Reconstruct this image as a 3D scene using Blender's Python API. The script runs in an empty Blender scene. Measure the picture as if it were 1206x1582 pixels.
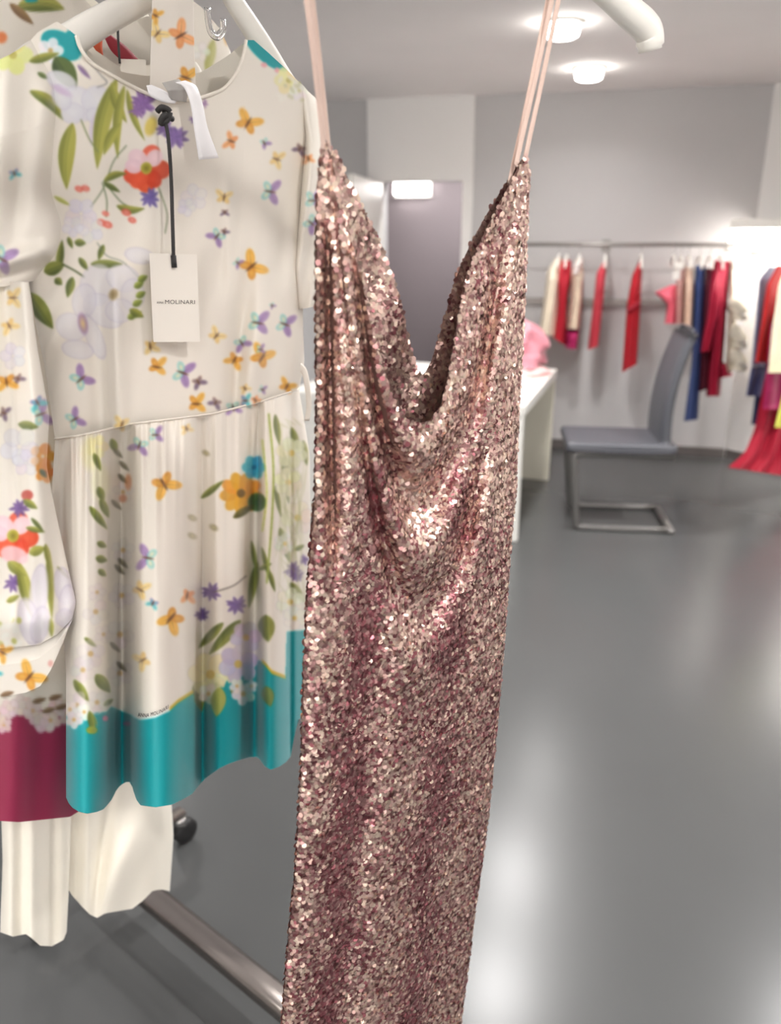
import bpy, math, random
import numpy as np
from mathutils import Vector, Matrix

random.seed(7)
rng = np.random.default_rng(7)
SC = bpy.context.scene
COL = SC.collection

# ---------------------------------------------------------------- camera, world, light, exposure
IW, IH, F, CX, CY = 1206, 1582, 1250.0, 603.0, 791.0
CAM = np.array([0.0, 0.0, 1.60])
PITCH = math.radians(19.0)
cd = bpy.data.cameras.new('camera')
cam = bpy.data.objects.new('camera', cd)
COL.objects.link(cam)
cam.location = CAM
cam.rotation_euler = (math.radians(90) - PITCH, 0, 0)
cd.sensor_fit = 'VERTICAL'
cd.sensor_height = 24.0
cd.sensor_width = 24.0
cd.lens = F / IH * 24.0
cd.clip_start = 0.02
cd.dof.use_dof = True
cd.dof.focus_distance = 1.02
cd.dof.aperture_fstop = 2.3
SC.camera = cam

wd = bpy.data.worlds.new('world')
SC.world = wd
wd.use_nodes = True
wd.node_tree.nodes['Background'].inputs[0].default_value = (0.9, 0.95, 1.0, 1)
wd.node_tree.nodes['Background'].inputs[1].default_value = 0.05

SC.view_settings.view_transform = 'Standard'
SC.view_settings.look = 'None'
SC.view_settings.gamma = 1.0
SC.view_settings.use_curve_mapping = False
SC.view_settings.exposure = 0.28
SC.cycles.max_bounces = 8
SC.cycles.sample_clamp_indirect = 6.0

LAMP_W = 19.0         # watts of a ceiling downlight, scaled by its dimmer
ROOM_H = 2.53
# room frame: the back wall is turned 14 degrees from the lens
O = np.array([0.608, 6.41, 0.0])
WX = np.array([0.97, -0.2425, 0.0]); WX /= np.linalg.norm(WX)
WY = np.array([-WX[1], WX[0], 0.0])
def W(a, b, z=0.0):
    return O + a * WX + b * WY + np.array([0, 0, z])

LAMPS = [(1.18, 5.40), (0.80, 4.30), (0.58, 3.42),
         (-2.7, 3.2), (2.3, 3.1),
         (0.25, 1.95), (-0.9, 0.55), (0.75, 0.45), (2.2, 1.2),
         (-0.2, -0.75), (1.1, -0.9), (-1.6, -0.8), (0.4, -1.7), (-2.2, 1.6), (-2.3, 5.6),
         (-.6, -3.2), (1.0, -3.3), (-1.5, -4.9), (.3, -5.0), (1.9, -5.1)]  # unseen lamps added behind the camera to brighten the gown
DIM = [.3, .95, 1.0, .8, 1.5, .9, .1, .4, 1.15, .35, .85, .2, 1.0, .1, 2.6, 1.3, 1.5, 1.3, 1.5, 1.5] + [4.0] * 5
for _a in (-3.4, -2.2, -1.0, .2, 1.4):     # unseen downlights added by the rear wall so the sequins catch light
    _p = W(_a, -11.95); LAMPS.append((float(_p[0]), float(_p[1])))

def spot_light(x, y, k):
    l = bpy.data.lights.new('downlight_bulb', 'AREA')
    l.shape = 'DISK'; l.size = 0.13; l.energy = LAMP_W * k
    l.color = (1.0, 0.983, 0.972)
    l.spread = math.radians(150)
    return l

# ---------------------------------------------------------------- helpers
def lin(c):
    c = np.asarray(c, float) / 255.0
    return np.where(c <= 0.04045, c / 12.92, ((c + 0.055) / 1.055) ** 2.4)

_mats = {}
def mat(name, rgb=(200, 200, 200), rough=0.5, metal=0.0, spec=0.5, emit=None, estr=0.0, attr=None,
        noise=0.0, nscale=30.0, bump=0.0, bscale=200.0, sheen=0.0, trans=0.0, twosided=None):
    if name in _mats:
        return _mats[name]
    m = bpy.data.materials.new(name)
    m.use_nodes = True
    nt = m.node_tree
    b = nt.nodes['Principled BSDF']
    c = lin(rgb)
    b.inputs['Base Color'].default_value = (*c, 1)
    b.inputs['Roughness'].default_value = rough
    b.inputs['Metallic'].default_value = metal
    b.inputs['Specular IOR Level'].default_value = spec
    if sheen: b.inputs['Sheen Weight'].default_value = sheen
    if trans: b.inputs['Transmission Weight'].default_value = trans
    if emit is not None:
        b.inputs['Emission Color'].default_value = (*lin(emit), 1)
        b.inputs['Emission Strength'].default_value = estr
    tc = nt.nodes.new('ShaderNodeTexCoord')
    if attr:
        a = nt.nodes.new('ShaderNodeVertexColor'); a.layer_name = attr
        nt.links.new(a.outputs['Color'], b.inputs['Base Color'])
    elif noise:
        n = nt.nodes.new('ShaderNodeTexNoise'); n.inputs['Scale'].default_value = nscale
        n.inputs['Detail'].default_value = 5
        r = nt.nodes.new('ShaderNodeValToRGB')
        r.color_ramp.elements[0].position = 0.3; r.color_ramp.elements[1].position = 0.7
        r.color_ramp.elements[0].color = (*(c * (1 - noise)), 1)
        r.color_ramp.elements[1].color = (*np.clip(c * (1 + noise), 0, 1), 1)
        nt.links.new(tc.outputs['Object'], n.inputs['Vector'])
        nt.links.new(n.outputs['Fac'], r.inputs['Fac'])
        nt.links.new(r.outputs['Color'], b.inputs['Base Color'])
    if bump:
        n2 = nt.nodes.new('ShaderNodeTexNoise'); n2.inputs['Scale'].default_value = bscale
        n2.inputs['Detail'].default_value = 3
        bp = nt.nodes.new('ShaderNodeBump'); bp.inputs['Strength'].default_value = bump
        bp.inputs['Distance'].default_value = 0.002
        nt.links.new(tc.outputs['Object'], n2.inputs['Vector'])
        nt.links.new(n2.outputs['Fac'], bp.inputs['Height'])
        nt.links.new(bp.outputs['Normal'], b.inputs['Normal'])
    _mats[name] = m
    return m

def mesh_obj(name, verts, faces, m=None, parent=None, smooth=True, colors=None):
    me = bpy.data.meshes.new(name)
    v = np.asarray(verts, np.float32).reshape(-1, 3)
    if isinstance(faces, np.ndarray):
        nf, k = faces.shape
        me.vertices.add(len(v)); me.vertices.foreach_set('co', v.ravel())
        me.loops.add(nf * k); me.loops.foreach_set('vertex_index', faces.astype(np.int32).ravel())
        me.polygons.add(nf)
        me.polygons.foreach_set('loop_start', np.arange(0, nf * k, k, dtype=np.int32))
        me.update(calc_edges=True)
    else:
        me.from_pydata([tuple(map(float, p)) for p in v], [], faces)
    if smooth:
        me.polygons.foreach_set('use_smooth', np.ones(len(me.polygons), bool))
    if colors is not None:
        ca = me.color_attributes.new('Col', 'FLOAT_COLOR', 'POINT')
        c4 = np.ones((len(v), 4), np.float32); c4[:, :3] = colors.reshape(-1, 3)
        ca.data.foreach_set('color', c4.ravel())
    me.validate(); me.update()
    o = bpy.data.objects.new(name, me)
    COL.objects.link(o)
    if m: me.materials.append(m)
    if parent is not None: o.parent = parent
    return o

def put_local(o, parent):
    """o has world-space vertices; parent sits at its own location: shift so the world place stays."""
    o.parent = parent
    o.matrix_parent_inverse = Matrix.Translation(-Vector(parent.location))

def tag(o, label, cat, group=None, kind=None):
    o['label'] = label; o['category'] = cat
    if group: o['group'] = group
    if kind: o['kind'] = kind
    return o

def thing(name, label, cat, loc, group=None):
    o = bpy.data.objects.new(name, None)
    o.empty_display_size = 0.05
    o.location = tuple(loc); COL.objects.link(o)
    return tag(o, label, cat, group)

def part(name, vf, m, parent, smooth=False, colors=None):
    o = mesh_obj(name, vf[0], vf[1], m, None, smooth, colors)
    put_local(o, parent)
    return o

def grid_faces(nv, nu, closed=False):
    i = np.arange(nv - 1)[:, None]
    n = nu if closed else nu - 1
    j = np.arange(n)[None, :]
    a = i * nu + j; b = i * nu + (j + 1) % nu
    c = (i + 1) * nu + (j + 1) % nu; d = (i + 1) * nu + j
    return np.stack([np.broadcast_to(t, (nv - 1, n)).ravel() for t in (a, d, c, b)], 1)

def box(x0, x1, y0, y1, z0, z1, frame=None):
    """axis box in a frame (origin, ex, ey) -> verts, faces"""
    o, ex, ey = frame if frame is not None else (np.zeros(3), np.array([1., 0, 0]), np.array([0, 1., 0]))
    V = []
    for z in (z0, z1):
        for (x, y) in ((x0, y0), (x1, y0), (x1, y1), (x0, y1)):
            V.append(o + x * ex + y * ey + np.array([0, 0, z]))
    Fc = [(3, 2, 1, 0), (4, 5, 6, 7), (0, 1, 5, 4), (1, 2, 6, 5), (2, 3, 7, 6), (3, 0, 4, 7)]
    return np.array(V), Fc

def bevel(o, w=0.004, seg=2):
    md = o.modifiers.new('bevel', 'BEVEL'); md.width = w; md.segments = seg; md.limit_method = 'ANGLE'
    return o

def sweep(pts, rx, ry=None, up=(0, 0, 1), n=12, cap=True, sq=1.0):
    """tube along pts with oval section; rx along 'side', ry along 'up'. rx, ry scalars or per-point"""
    P = np.asarray(pts, float); k = len(P)
    rx = np.broadcast_to(np.asarray(rx, float), (k,)); ry = rx if ry is None else np.broadcast_to(np.asarray(ry, float), (k,))
    T = np.gradient(P, axis=0); T /= np.linalg.norm(T, axis=1)[:, None] + 1e-12
    V = []
    up = np.asarray(up, float)
    for i in range(k):
        s = np.cross(T[i], up)
        if np.linalg.norm(s) < 1e-3: s = np.cross(T[i], (1, 0, 0))
        s /= np.linalg.norm(s); u = np.cross(s, T[i])
        for j in range(n):
            a = 2 * math.pi * j / n
            ca, sa = math.cos(a), math.sin(a)
            ca = math.copysign(abs(ca) ** sq, ca); sa = math.copysign(abs(sa) ** sq, sa)
            V.append(P[i] + s * ca * rx[i] + u * sa * ry[i])
    Fc = []
    for i in range(k - 1):
        for j in range(n):
            a = i * n + j; b = i * n + (j + 1) % n
            Fc.append((a, b, b + n, a + n))
    if cap:
        Fc.append(tuple(range(n - 1, -1, -1))); Fc.append(tuple((k - 1) * n + j for j in range(n)))
    return np.array(V), Fc

def catmull(pts, m=8):
    P = np.asarray(pts, float)
    P = np.vstack([2 * P[0] - P[1], P, 2 * P[-1] - P[-2]])
    out = []
    for i in range(1, len(P) - 2):
        for t in np.linspace(0, 1, m, endpoint=False):
            a, b, c, d = P[i - 1], P[i], P[i + 1], P[i + 2]
            out.append(0.5 * ((2 * b) + (c - a) * t + (2 * a - 5 * b + 4 * c - d) * t * t + (3 * b - a - 3 * c + d) * t ** 3))
    out.append(P[-2])
    return np.array(out)

def lathe(prof, n=20, center=(0, 0, 0), axis='z'):
    V = []; k = len(prof)
    for (r, z) in prof:
        for j in range(n):
            a = 2 * math.pi * j / n
            if axis == 'z': V.append((r * math.cos(a), r * math.sin(a), z))
            else: V.append((z, r * math.cos(a), r * math.sin(a)))
    V = np.array(V) + np.asarray(center, float)
    Fc = [(i * n + j, i * n + (j + 1) % n, (i + 1) * n + (j + 1) % n, (i + 1) * n + j) for i in range(k - 1) for j in range(n)]
    Fc.append(tuple(range(n - 1, -1, -1))); Fc.append(tuple((k - 1) * n + j for j in range(n)))
    return V, Fc

def join(*vfs):
    V = []; Fc = []; off = 0
    for v, f in vfs:
        V.append(np.asarray(v)); Fc += [tuple(int(i) + off for i in p) for p in f]; off += len(v)
    return np.vstack(V), Fc

# surveying: measured photo position -> place in the room
CP, SP = math.cos(PITCH), math.sin(PITCH)
def rays(px, py):
    a = (np.asarray(px, float) - CX) / F; b = (CY - np.asarray(py, float)) / F
    return np.stack([a, CP + b * SP, -SP + b * CP], -1)
def at_depth(px, py, Y):
    d = rays(px, py); return CAM + d * (np.asarray(Y) / d[..., 1])[..., None]
def at_plane(px, py, P0, n, off=0.0):
    d = rays(px, py); P0 = np.asarray(P0, float); n = np.asarray(n, float)
    t = ((P0 - CAM) @ n) / (d @ n)
    h = np.linalg.norm(d[..., :2], axis=-1)
    t = t - np.asarray(off) / h
    return CAM + d * t[..., None]
def at_z(px, py, z):
    d = rays(px, py); return CAM + d * ((z - CAM[2]) / d[..., 2])[..., None]

def resample(pl, n, by=None):
    P = np.asarray(pl, float)
    if by == 'x': s = P[:, 0]
    elif by == 'y': s = P[:, 1]
    else: s = np.concatenate([[0], np.cumsum(np.linalg.norm(np.diff(P, axis=0), axis=1))])
    t = np.linspace(s[0], s[-1], n)
    return np.stack([np.interp(t, s, P[:, 0]), np.interp(t, s, P[:, 1])], 1)

def smooth1(a, k):
    if k <= 1: return a
    w = np.hanning(k + 2)[1:-1]; w /= w.sum()
    p = np.concatenate([np.repeat(a[:1], k // 2, 0) , a, np.repeat(a[-1:], k - 1 - k // 2, 0)])
    return np.stack([np.convolve(p[:, i], w, 'valid') for i in range(a.shape[1])], 1)

def coons(top, bot, left, right, nu, nv, sm=0, by_top=None, by_bot=None, by_side='y'):
    t = resample(top, nu, by_top); b = resample(bot, nu, by_bot)
    l = resample(left, nv, by_side); r = resample(right, nv, by_side)
    if sm:
        l = smooth1(l, sm); r = smooth1(r, sm)
    u = np.linspace(0, 1, nu)[None, :, None]; v = np.linspace(0, 1, nv)[:, None, None]
    l[0] = t[0]; r[0] = t[-1]; l[-1] = b[0]; r[-1] = b[-1]
    S = (1 - v) * t[None] + v * b[None] + (1 - u) * l[:, None] + u * r[:, None]
    S -= (1 - u) * (1 - v) * t[0] + u * (1 - v) * t[-1] + (1 - u) * v * b[0] + u * v * b[-1]
    return S, np.broadcast_to(u[..., 0], S.shape[:2]), np.broadcast_to(v[..., 0], S.shape[:2])

def ring_faces_two(nv, nf, nb):
    return grid_faces(nv, nf + nb, True)

def garment(S, u, v, P0, n, dfront, dback, nb=24, back_top=None):
    """front sheet S (photo outline) given real depth dfront, closed by a back sheet at -dback. Returns verts, faces, rest px"""
    nv, nu = u.shape
    Pf = at_plane(S[..., 0], S[..., 1], P0, n, dfront)
    ub = np.linspace(1, 0, nb + 2)[1:-1]
    Sb = np.empty((nv, nb, 2)); 
    for c in range(2):
        for i in range(nv):
            Sb[i, :, c] = np.interp(ub, u[i], S[i, :, c])
    if back_top is not None:
        # the back rises to its own neckline
        tb = np.interp(ub, np.linspace(0, 1, len(back_top)), back_top)
        vb = v[:, :1]
        Sb[..., 1] = Sb[..., 1] + (1 - vb) ** 2 * (tb[None, :] - Sb[:1, :, 1])
    vb = np.broadcast_to(v[:, :1], (nv, nb)); UB = np.broadcast_to(ub[None], (nv, nb))
    Pb = at_plane(Sb[..., 0], Sb[..., 1], P0, n, -dback(UB, vb))
    P = np.concatenate([Pf, Pb], 1); px = np.concatenate([S, Sb], 1)
    return P.reshape(-1, 3), ring_faces_two(nv, nu, nb), px.reshape(-1, 2)

# ---------------------------------------------------------------- print painter (albedo of the printed silk)
class Canvas:
    def __init__(s, x0, y0, x1, y1, base):
        s.fade = 1.0; s.x0, s.y0 = x0, y0; s.w, s.h = x1 - x0, y1 - y0
        s.a = np.empty((s.h, s.w, 3)); s.a[:] = base
        s.X, s.Y = np.meshgrid(np.arange(s.w) + x0 + 0.5, np.arange(s.h) + y0 + 0.5)
    def win(s, x0, y0, x1, y1):
        i0 = max(0, int(y0 - s.y0) - 3); i1 = min(s.h, int(y1 - s.y0) + 4)
        j0 = max(0, int(x0 - s.x0) - 3); j1 = min(s.w, int(x1 - s.x0) + 4)
        return (slice(i0, i1), slice(j0, j1)) if i1 > i0 and j1 > j0 else None
    def put(s, w, mask, col, al=1.0):
        m = (np.clip(mask, 0, 1) * al)[..., None]
        s.a[w] = s.a[w] * (1 - m) + np.asarray(col, float) * m
    def ell(s, cx, cy, rx, ry, ang=0, col=(0, 0, 0), al=1.0, soft=1.2, col2=None):
        R = max(rx, ry) + 2; w = s.win(cx - R, cy - R, cx + R, cy + R)
        if w is None: return
        c, sn = math.cos(ang), math.sin(ang)
        x = s.X[w] - cx; y = s.Y[w] - cy
        p = (x * c + y * sn) / rx; q = (-x * sn + y * c) / ry
        r = np.sqrt(p * p + q * q)
        m = (1 - r) * min(rx, ry) / soft + 0.5
        if col2 is not None:
            f = np.clip(r, 0, 1)[..., None]
            mm = (np.clip(m, 0, 1) * al)[..., None]
            s.a[w] = s.a[w] * (1 - mm) + (np.asarray(col, float) * f + np.asarray(col2, float) * (1 - f)) * mm
        else: s.put(w, m, col, al)
    def ring(s, cx, cy, rx, ry, ang, col, wd=1.2, al=0.6):
        R = max(rx, ry) + 3; w = s.win(cx - R, cy - R, cx + R, cy + R)
        if w is None: return
        c, sn = math.cos(ang), math.sin(ang)
        x = s.X[w] - cx; y = s.Y[w] - cy
        r = np.sqrt(((x * c + y * sn) / rx) ** 2 + ((-x * sn + y * c) / ry) ** 2)
        s.put(w, 1 - np.abs(1 - r) * min(rx, ry) / wd, col, al)
    def leaf(s, x0, y0, x1, y1, wd, col=(150, 150, 70), dark=(70, 85, 40), al=1.0, bend=0.0):
        L = math.hypot(x1 - x0, y1 - y0) + 1e-6
        R = wd + abs(bend) * L
        w = s.win(min(x0, x1) - R, min(y0, y1) - R, max(x0, x1) + R, max(y0, y1) + R)
        if w is None: return
        dx, dy = (x1 - x0) / L, (y1 - y0) / L
        t = ((s.X[w] - x0) * dx + (s.Y[w] - y0) * dy) / L
        tc = np.clip(t, 0, 1)
        q = -(s.X[w] - x0) * dy + (s.Y[w] - y0) * dx - bend * L * np.sin(np.pi * tc)
        hw = wd / 2 * np.sin(np.pi * tc ** 0.8) ** 0.8
        m = np.where((t > 0) & (t < 1), (hw - np.abs(q)) / 1.3 + 0.3, 0)
        s.put(w, m, col, al)
        s.put(w, np.clip(m, 0, 1) * np.clip(q / (wd * 0.25), 0, 1) * 0.65, dark, al)
        s.put(w, np.clip(m, 0, 1) * np.clip(1 - np.abs(q) / 1.4, 0, 1) * 0.6, dark, al)
    def stroke(s, pts, wd, col, al=0.9):
        P = np.asarray(pts, float)
        if len(P) > 2: P = catmull(P, 6)
        for (ax, ay), (bx, by) in zip(P[:-1], P[1:]):
            w = s.win(min(ax, bx) - wd, min(ay, by) - wd, max(ax, bx) + wd, max(ay, by) + wd)
            if w is None: continue
            L2 = (bx - ax) ** 2 + (by - ay) ** 2 + 1e-6
            t = np.clip(((s.X[w] - ax) * (bx - ax) + (s.Y[w] - ay) * (by - ay)) / L2, 0, 1)
            d = np.hypot(s.X[w] - ax - t * (bx - ax), s.Y[w] - ay - t * (by - ay))
            s.put(w, wd / 2 - d + 0.5, col, al)
    def butterfly(s, x, y, sz, ang, kind='o', fold=0.0):
        pal = {'o': ((226, 168, 62), (212, 138, 48)), 'p': ((150, 118, 170), (122, 200, 198)), 'y': ((235, 205, 130), (225, 190, 120)),
               'a': ((235, 160, 100), (225, 140, 80)), 't': ((80, 190, 190), (140, 110, 170)), 'd': ((110, 90, 110), (170, 140, 120))}[kind]
        a = math.radians(ang); h = sz / 2
        def rot(u, v): return x + u * math.cos(a) - v * math.sin(a), y + u * math.sin(a) + v * math.cos(a)
        for sgn in (-1, 1):
            k = 1.0 if sgn < 0 else 1.0 - fold
            cx, cy = rot(h * 0.34, sgn * h * 0.50 * k)
            s.ell(cx, cy, h * 0.60, h * 0.30, a + sgn * math.atan2(.5 * k, .34), pal[0], 0.92, 2.2, col2=tuple(min(255, c + 25) for c in pal[0]))
            cx, cy = rot(-h * 0.26, sgn * h * 0.36 * k)
            s.ell(cx, cy, h * 0.44, h * 0.27, a + math.pi - sgn * math.atan2(.36 * k, .26), pal[1], 0.9, 2.0, col2=(240, 225, 190) if kind == 'p' else pal[0])
            for rr in (0.3, 0.62, 0.9):
                ex, ey = rot(h * rr * 0.62, sgn * h * rr * 0.9 * k)
                s.stroke([(x, y), (ex, ey)], 0.9, (120, 80, 40) if kind in 'oa' else (90, 70, 110), 0.35)
        s.ell(x, y, h * 0.45, max(1.3, h * 0.08), a, (95, 60, 40), 0.9)
    def flower(s, x, y, r, col, center, n=6, rot=0.0, outline=None, al=0.9, wide=0.42, sq=1.0, col2=None):
        al = al * s.fade
        for i in range(n):
            a = rot + 2 * math.pi * i / n
            cx, cy = x + r * 0.58 * math.cos(a) * sq, y + r * 0.58 * math.sin(a)
            c = np.array(col, float) + (rng.random(3) * 16 - 8)
            s.ell(cx, cy, r * 0.46, r * wide, a, c, al, 1.6, col2=col2)
            if outline is not None: s.ring(cx, cy, r * 0.46, r * wide, a, outline, 1.0, 0.38 * s.fade)
        if center is not None: s.ell(x, y, r * 0.2, r * 0.2, 0, center, 0.95)
    def spiky(s, x, y, r, col, n=9):
        for i in range(n):
            a = 2 * math.pi * i / n + rng.random() * 0.5; rr = r * (0.7 + 0.3 * rng.random())
            s.leaf(x, y, x + rr * math.cos(a), y + rr * math.sin(a), r * 0.36, col, tuple(c * 0.7 for c in col), 0.85)
    def poppy(s, x, y, r):
        for (a, k, c) in ((2.7, 1.0, (222, 75, 45)), (0.1, 1.0, (214, 70, 35)), (1.6, 1.0, (226, 80, 40)), (1.0, .8, (215, 65, 35)),
                          (2.2, .9, (230, 85, 50)), (-1.2, 1.0, (226, 95, 70)), (-2.3, .9, (236, 205, 212)), (-0.9, .8, (238, 208, 214)), (3.3, .75, (238, 205, 215))):
            s.ell(x + r * 0.55 * math.cos(a), y + r * 0.55 * math.sin(a), r * 0.5 * k, r * 0.42 * k, a, c, 0.95, 2, col2=tuple(min(255, q + 14) for q in c))
        s.ell(x, y, r * 0.24, r * 0.26, 0, (196, 186, 70), 1, 1.5, col2=(130, 120, 40))
    def soften(s, k=2):
        for _ in range(k):
            a = np.pad(s.a, ((1, 1), (1, 1), (0, 0)), mode='edge')
            s.a = (a[:-2, 1:-1] + a[2:, 1:-1] + a[1:-1, :-2] + a[1:-1, 2:] + 2 * a[1:-1, 1:-1]) / 6
    def sample(s, px):
        x = np.clip(px[:, 0] - s.x0 - 0.5, 0, s.w - 1.001); y = np.clip(px[:, 1] - s.y0 - 0.5, 0, s.h - 1.001)
        i = y.astype(int); j = x.astype(int); fy = (y - i)[:, None]; fx = (x - j)[:, None]
        a = s.a
        i1 = np.minimum(i + 1, s.h - 1); j1 = np.minimum(j + 1, s.w - 1)
        c = (a[i, j] * (1 - fx) + a[i, j1] * fx) * (1 - fy) + (a[i1, j] * (1 - fx) + a[i1, j1] * fx) * fy
        return lin(c)

OLIVE, DKGREEN, LILAC, VIOLET = (158, 158, 72), (72, 90, 44), (214, 212, 222), (128, 96, 160)
CREAM = (236, 229, 218)
TEAL = (8, 152, 158)
BURG = (150, 40, 75)

def paint_turquoise_dress():
    c = Canvas(-140, -40, 540, 1300, CREAM)
    # shoulders
    c.ell(95, 70, 34, 20, 0.5, TEAL); c.ell(118, 62, 20, 16, 0.6, TEAL)
    c.ell(412, 78, 44, 17, 0.72, TEAL)
    c.ell(408, 100, 5, 4, 0, (235, 170, 175)); c.ell(428, 108, 4, 4, 0, (235, 170, 175))
    c.flower(78, 78, 20, (240, 236, 240), (200, 170, 110), 5)
    c.flower(20, 85, 30, (228, 226, 150), (190, 180, 90), 5); c.leaf(45, 95, 92, 82, 14, OLIVE, DKGREEN)
    c.flower(446, 124, 22, (240, 232, 170), (200, 190, 110), 6); c.flower(462, 140, 15, (236, 232, 225), (205, 200, 150), 6)
    for i in range(16):
        c.ell(432 + rng.random() * 45, 118 + rng.random() * 40, 3 + rng.random() * 4, 3, rng.random() * 3, (206, 204, 168) if i % 2 else (238, 234, 222), .7)
    c.leaf(85, 88, 118, 138, 34, (86, 104, 52), (45, 62, 36))
    c.leaf(46, 140, 98, 186, 18, OLIVE, DKGREEN, bend=-0.1)
    c.leaf(58, 112, 75, 122, 8, (120, 135, 80), DKGREEN)
    # big pale blossom
    for (x, y, rx, ry, a) in ((95, 125, 24, 14, .4), (122, 160, 30, 24, .7), (150, 155, 24, 22, .2), (112, 175, 18, 16, 0), (148, 180, 16, 12, .5), (95, 150, 20, 14, 1.2)):
        c.ell(x, y, rx, ry, a, (220, 219, 228), .85, 3, col2=(232, 232, 236)); c.ring(x, y, rx, ry, a, (186, 178, 205), 1.0, .4)
    c.ell(95, 140, 16, 5, .5, (206, 180, 212), .7, 4); c.ell(145, 200, 7, 24, .1, (214, 204, 222), .8, 3)
    for (x0, y0, x1, y1, w) in ((112, 190, 103, 293, 26), (180, 122, 150, 262, 26), (172, 128, 196, 190, 16), (192, 132, 182, 246, 15), (196, 138, 224, 218, 11), (186, 190, 160, 240, 16)):
        c.leaf(x0, y0, x1, y1, w, (176, 174, 84), (112, 120, 52), bend=0.05)
    c.stroke([(125, 185), (138, 215), (152, 235)], 2, (130, 140, 90))
    c.stroke([(130, 85), (155, 115), (165, 128), (150, 135)], 2, (120, 120, 120), .6); c.leaf(120, 100, 140, 122, 8, (150, 130, 150), VIOLET)
    c.spiky(222, 160, 24, (150, 110, 178), 11); c.spiky(212, 170, 16, (160, 120, 185), 9); c.spiky(272, 212, 24, (136, 108, 172), 11)
    c.spiky(255, 200, 18, (140, 112, 175), 9); c.ell(233, 195, 9, 15, .3, (226, 200, 80), .8, 4)
    c.spiky(300, 185, 10, (170, 140, 195), 7); c.spiky(316, 160, 9, (180, 140, 190), 6)
    c.poppy(226, 260, 36)
    c.spiky(232, 305, 20, (118, 102, 175), 9)
    for pts in ([(195, 225), (175, 250), (160, 290), (140, 320)], [(158, 282), (165, 310), (164, 335)], [(160, 280), (185, 310), (200, 320)], [(245, 290), (258, 330), (255, 360)]):
        c.stroke(pts, 1.8, (110, 125, 85))
    c.leaf(160, 280, 196, 268, 12, OLIVE, DKGREEN, bend=-.1); c.leaf(160, 282, 186, 297, 9, (110, 120, 60), DKGREEN)
    c.leaf(180, 318, 224, 322, 13, OLIVE, DKGREEN, bend=.1); c.leaf(83, 303, 110, 318, 7, (190, 195, 110), OLIVE)
    for (x, y, r) in ((122, 292, 6), (132, 291, 6), (157, 344, 7), (166, 347, 7), (195, 328, 7), (204, 340, 6), (163, 330, 5)):
        c.ell(x, y, r * 1.1, r * .75, .4, (216, 88, 70), .9, 2, col2=(236, 150, 140))
    for (x, y, r) in ((125, 330, 24), (140, 355, 20), (112, 350, 16), (300, 305, 20), (288, 320, 14)):
        c.flower(x, y, r, (226, 222, 228), None, 5, rng.random(), (190, 182, 205), .6)
    # lower left spray
    for (x0, y0, x1, y1, w) in ((90, 418, 96, 370, 12), (68, 420, 100, 408, 22), (105, 366, 112, 384, 8), (115, 374, 133, 376, 12), (112, 428, 104, 460, 14),
                                (122, 398, 136, 418, 10), (140, 408, 190, 408, 14), (160, 378, 152, 402, 10), (44, 452, 82, 508, 26), (85, 430, 96, 440, 12)):
        c.leaf(x0, y0, x1, y1, w, (134, 142, 66), (58, 72, 36))
    c.stroke([(96, 408), (115, 418), (130, 428)], 2.5, (80, 90, 50)); c.stroke([(150, 375), (165, 395), (190, 405), (215, 430)], 1.5, (110, 120, 100), .7)
    for (x, y, rx, ry, a) in ((150, 440, 26, 32, .2), (190, 430, 26, 20, .3), (205, 455, 18, 24, 0), (160, 480, 34, 22, .6), (130, 465, 18, 26, .1), (185, 480, 22, 18, 0), (215, 395, 22, 12, .2), (145, 520, 12, 36, -.4), (110, 505, 24, 20, .5), (120, 540, 24, 14, .2)):
        c.ell(x, y, rx, ry, a, (222, 219, 226), .7, 4, col2=(232, 229, 232)); c.ring(x, y, rx, ry, a, (180, 172, 196), 1.1, .45)
    c.ell(175, 455, 7, 9, .3, (170, 150, 110), .9, 3, col2=(120, 100, 60)); c.ell(128, 500, 7, 16, -.2, (150, 110, 165), .8, 3, col2=(235, 205, 120))
    for (x, y) in ((215, 440), (218, 455), (213, 468), (212, 485), (205, 488), (221, 430)):
        c.leaf(x - 8, y + 4, x + 7, y - 4, 11, (160, 172, 80), (80, 95, 45))
    c.leaf(200, 478, 222, 490, 13, OLIVE, DKGREEN)
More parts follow.
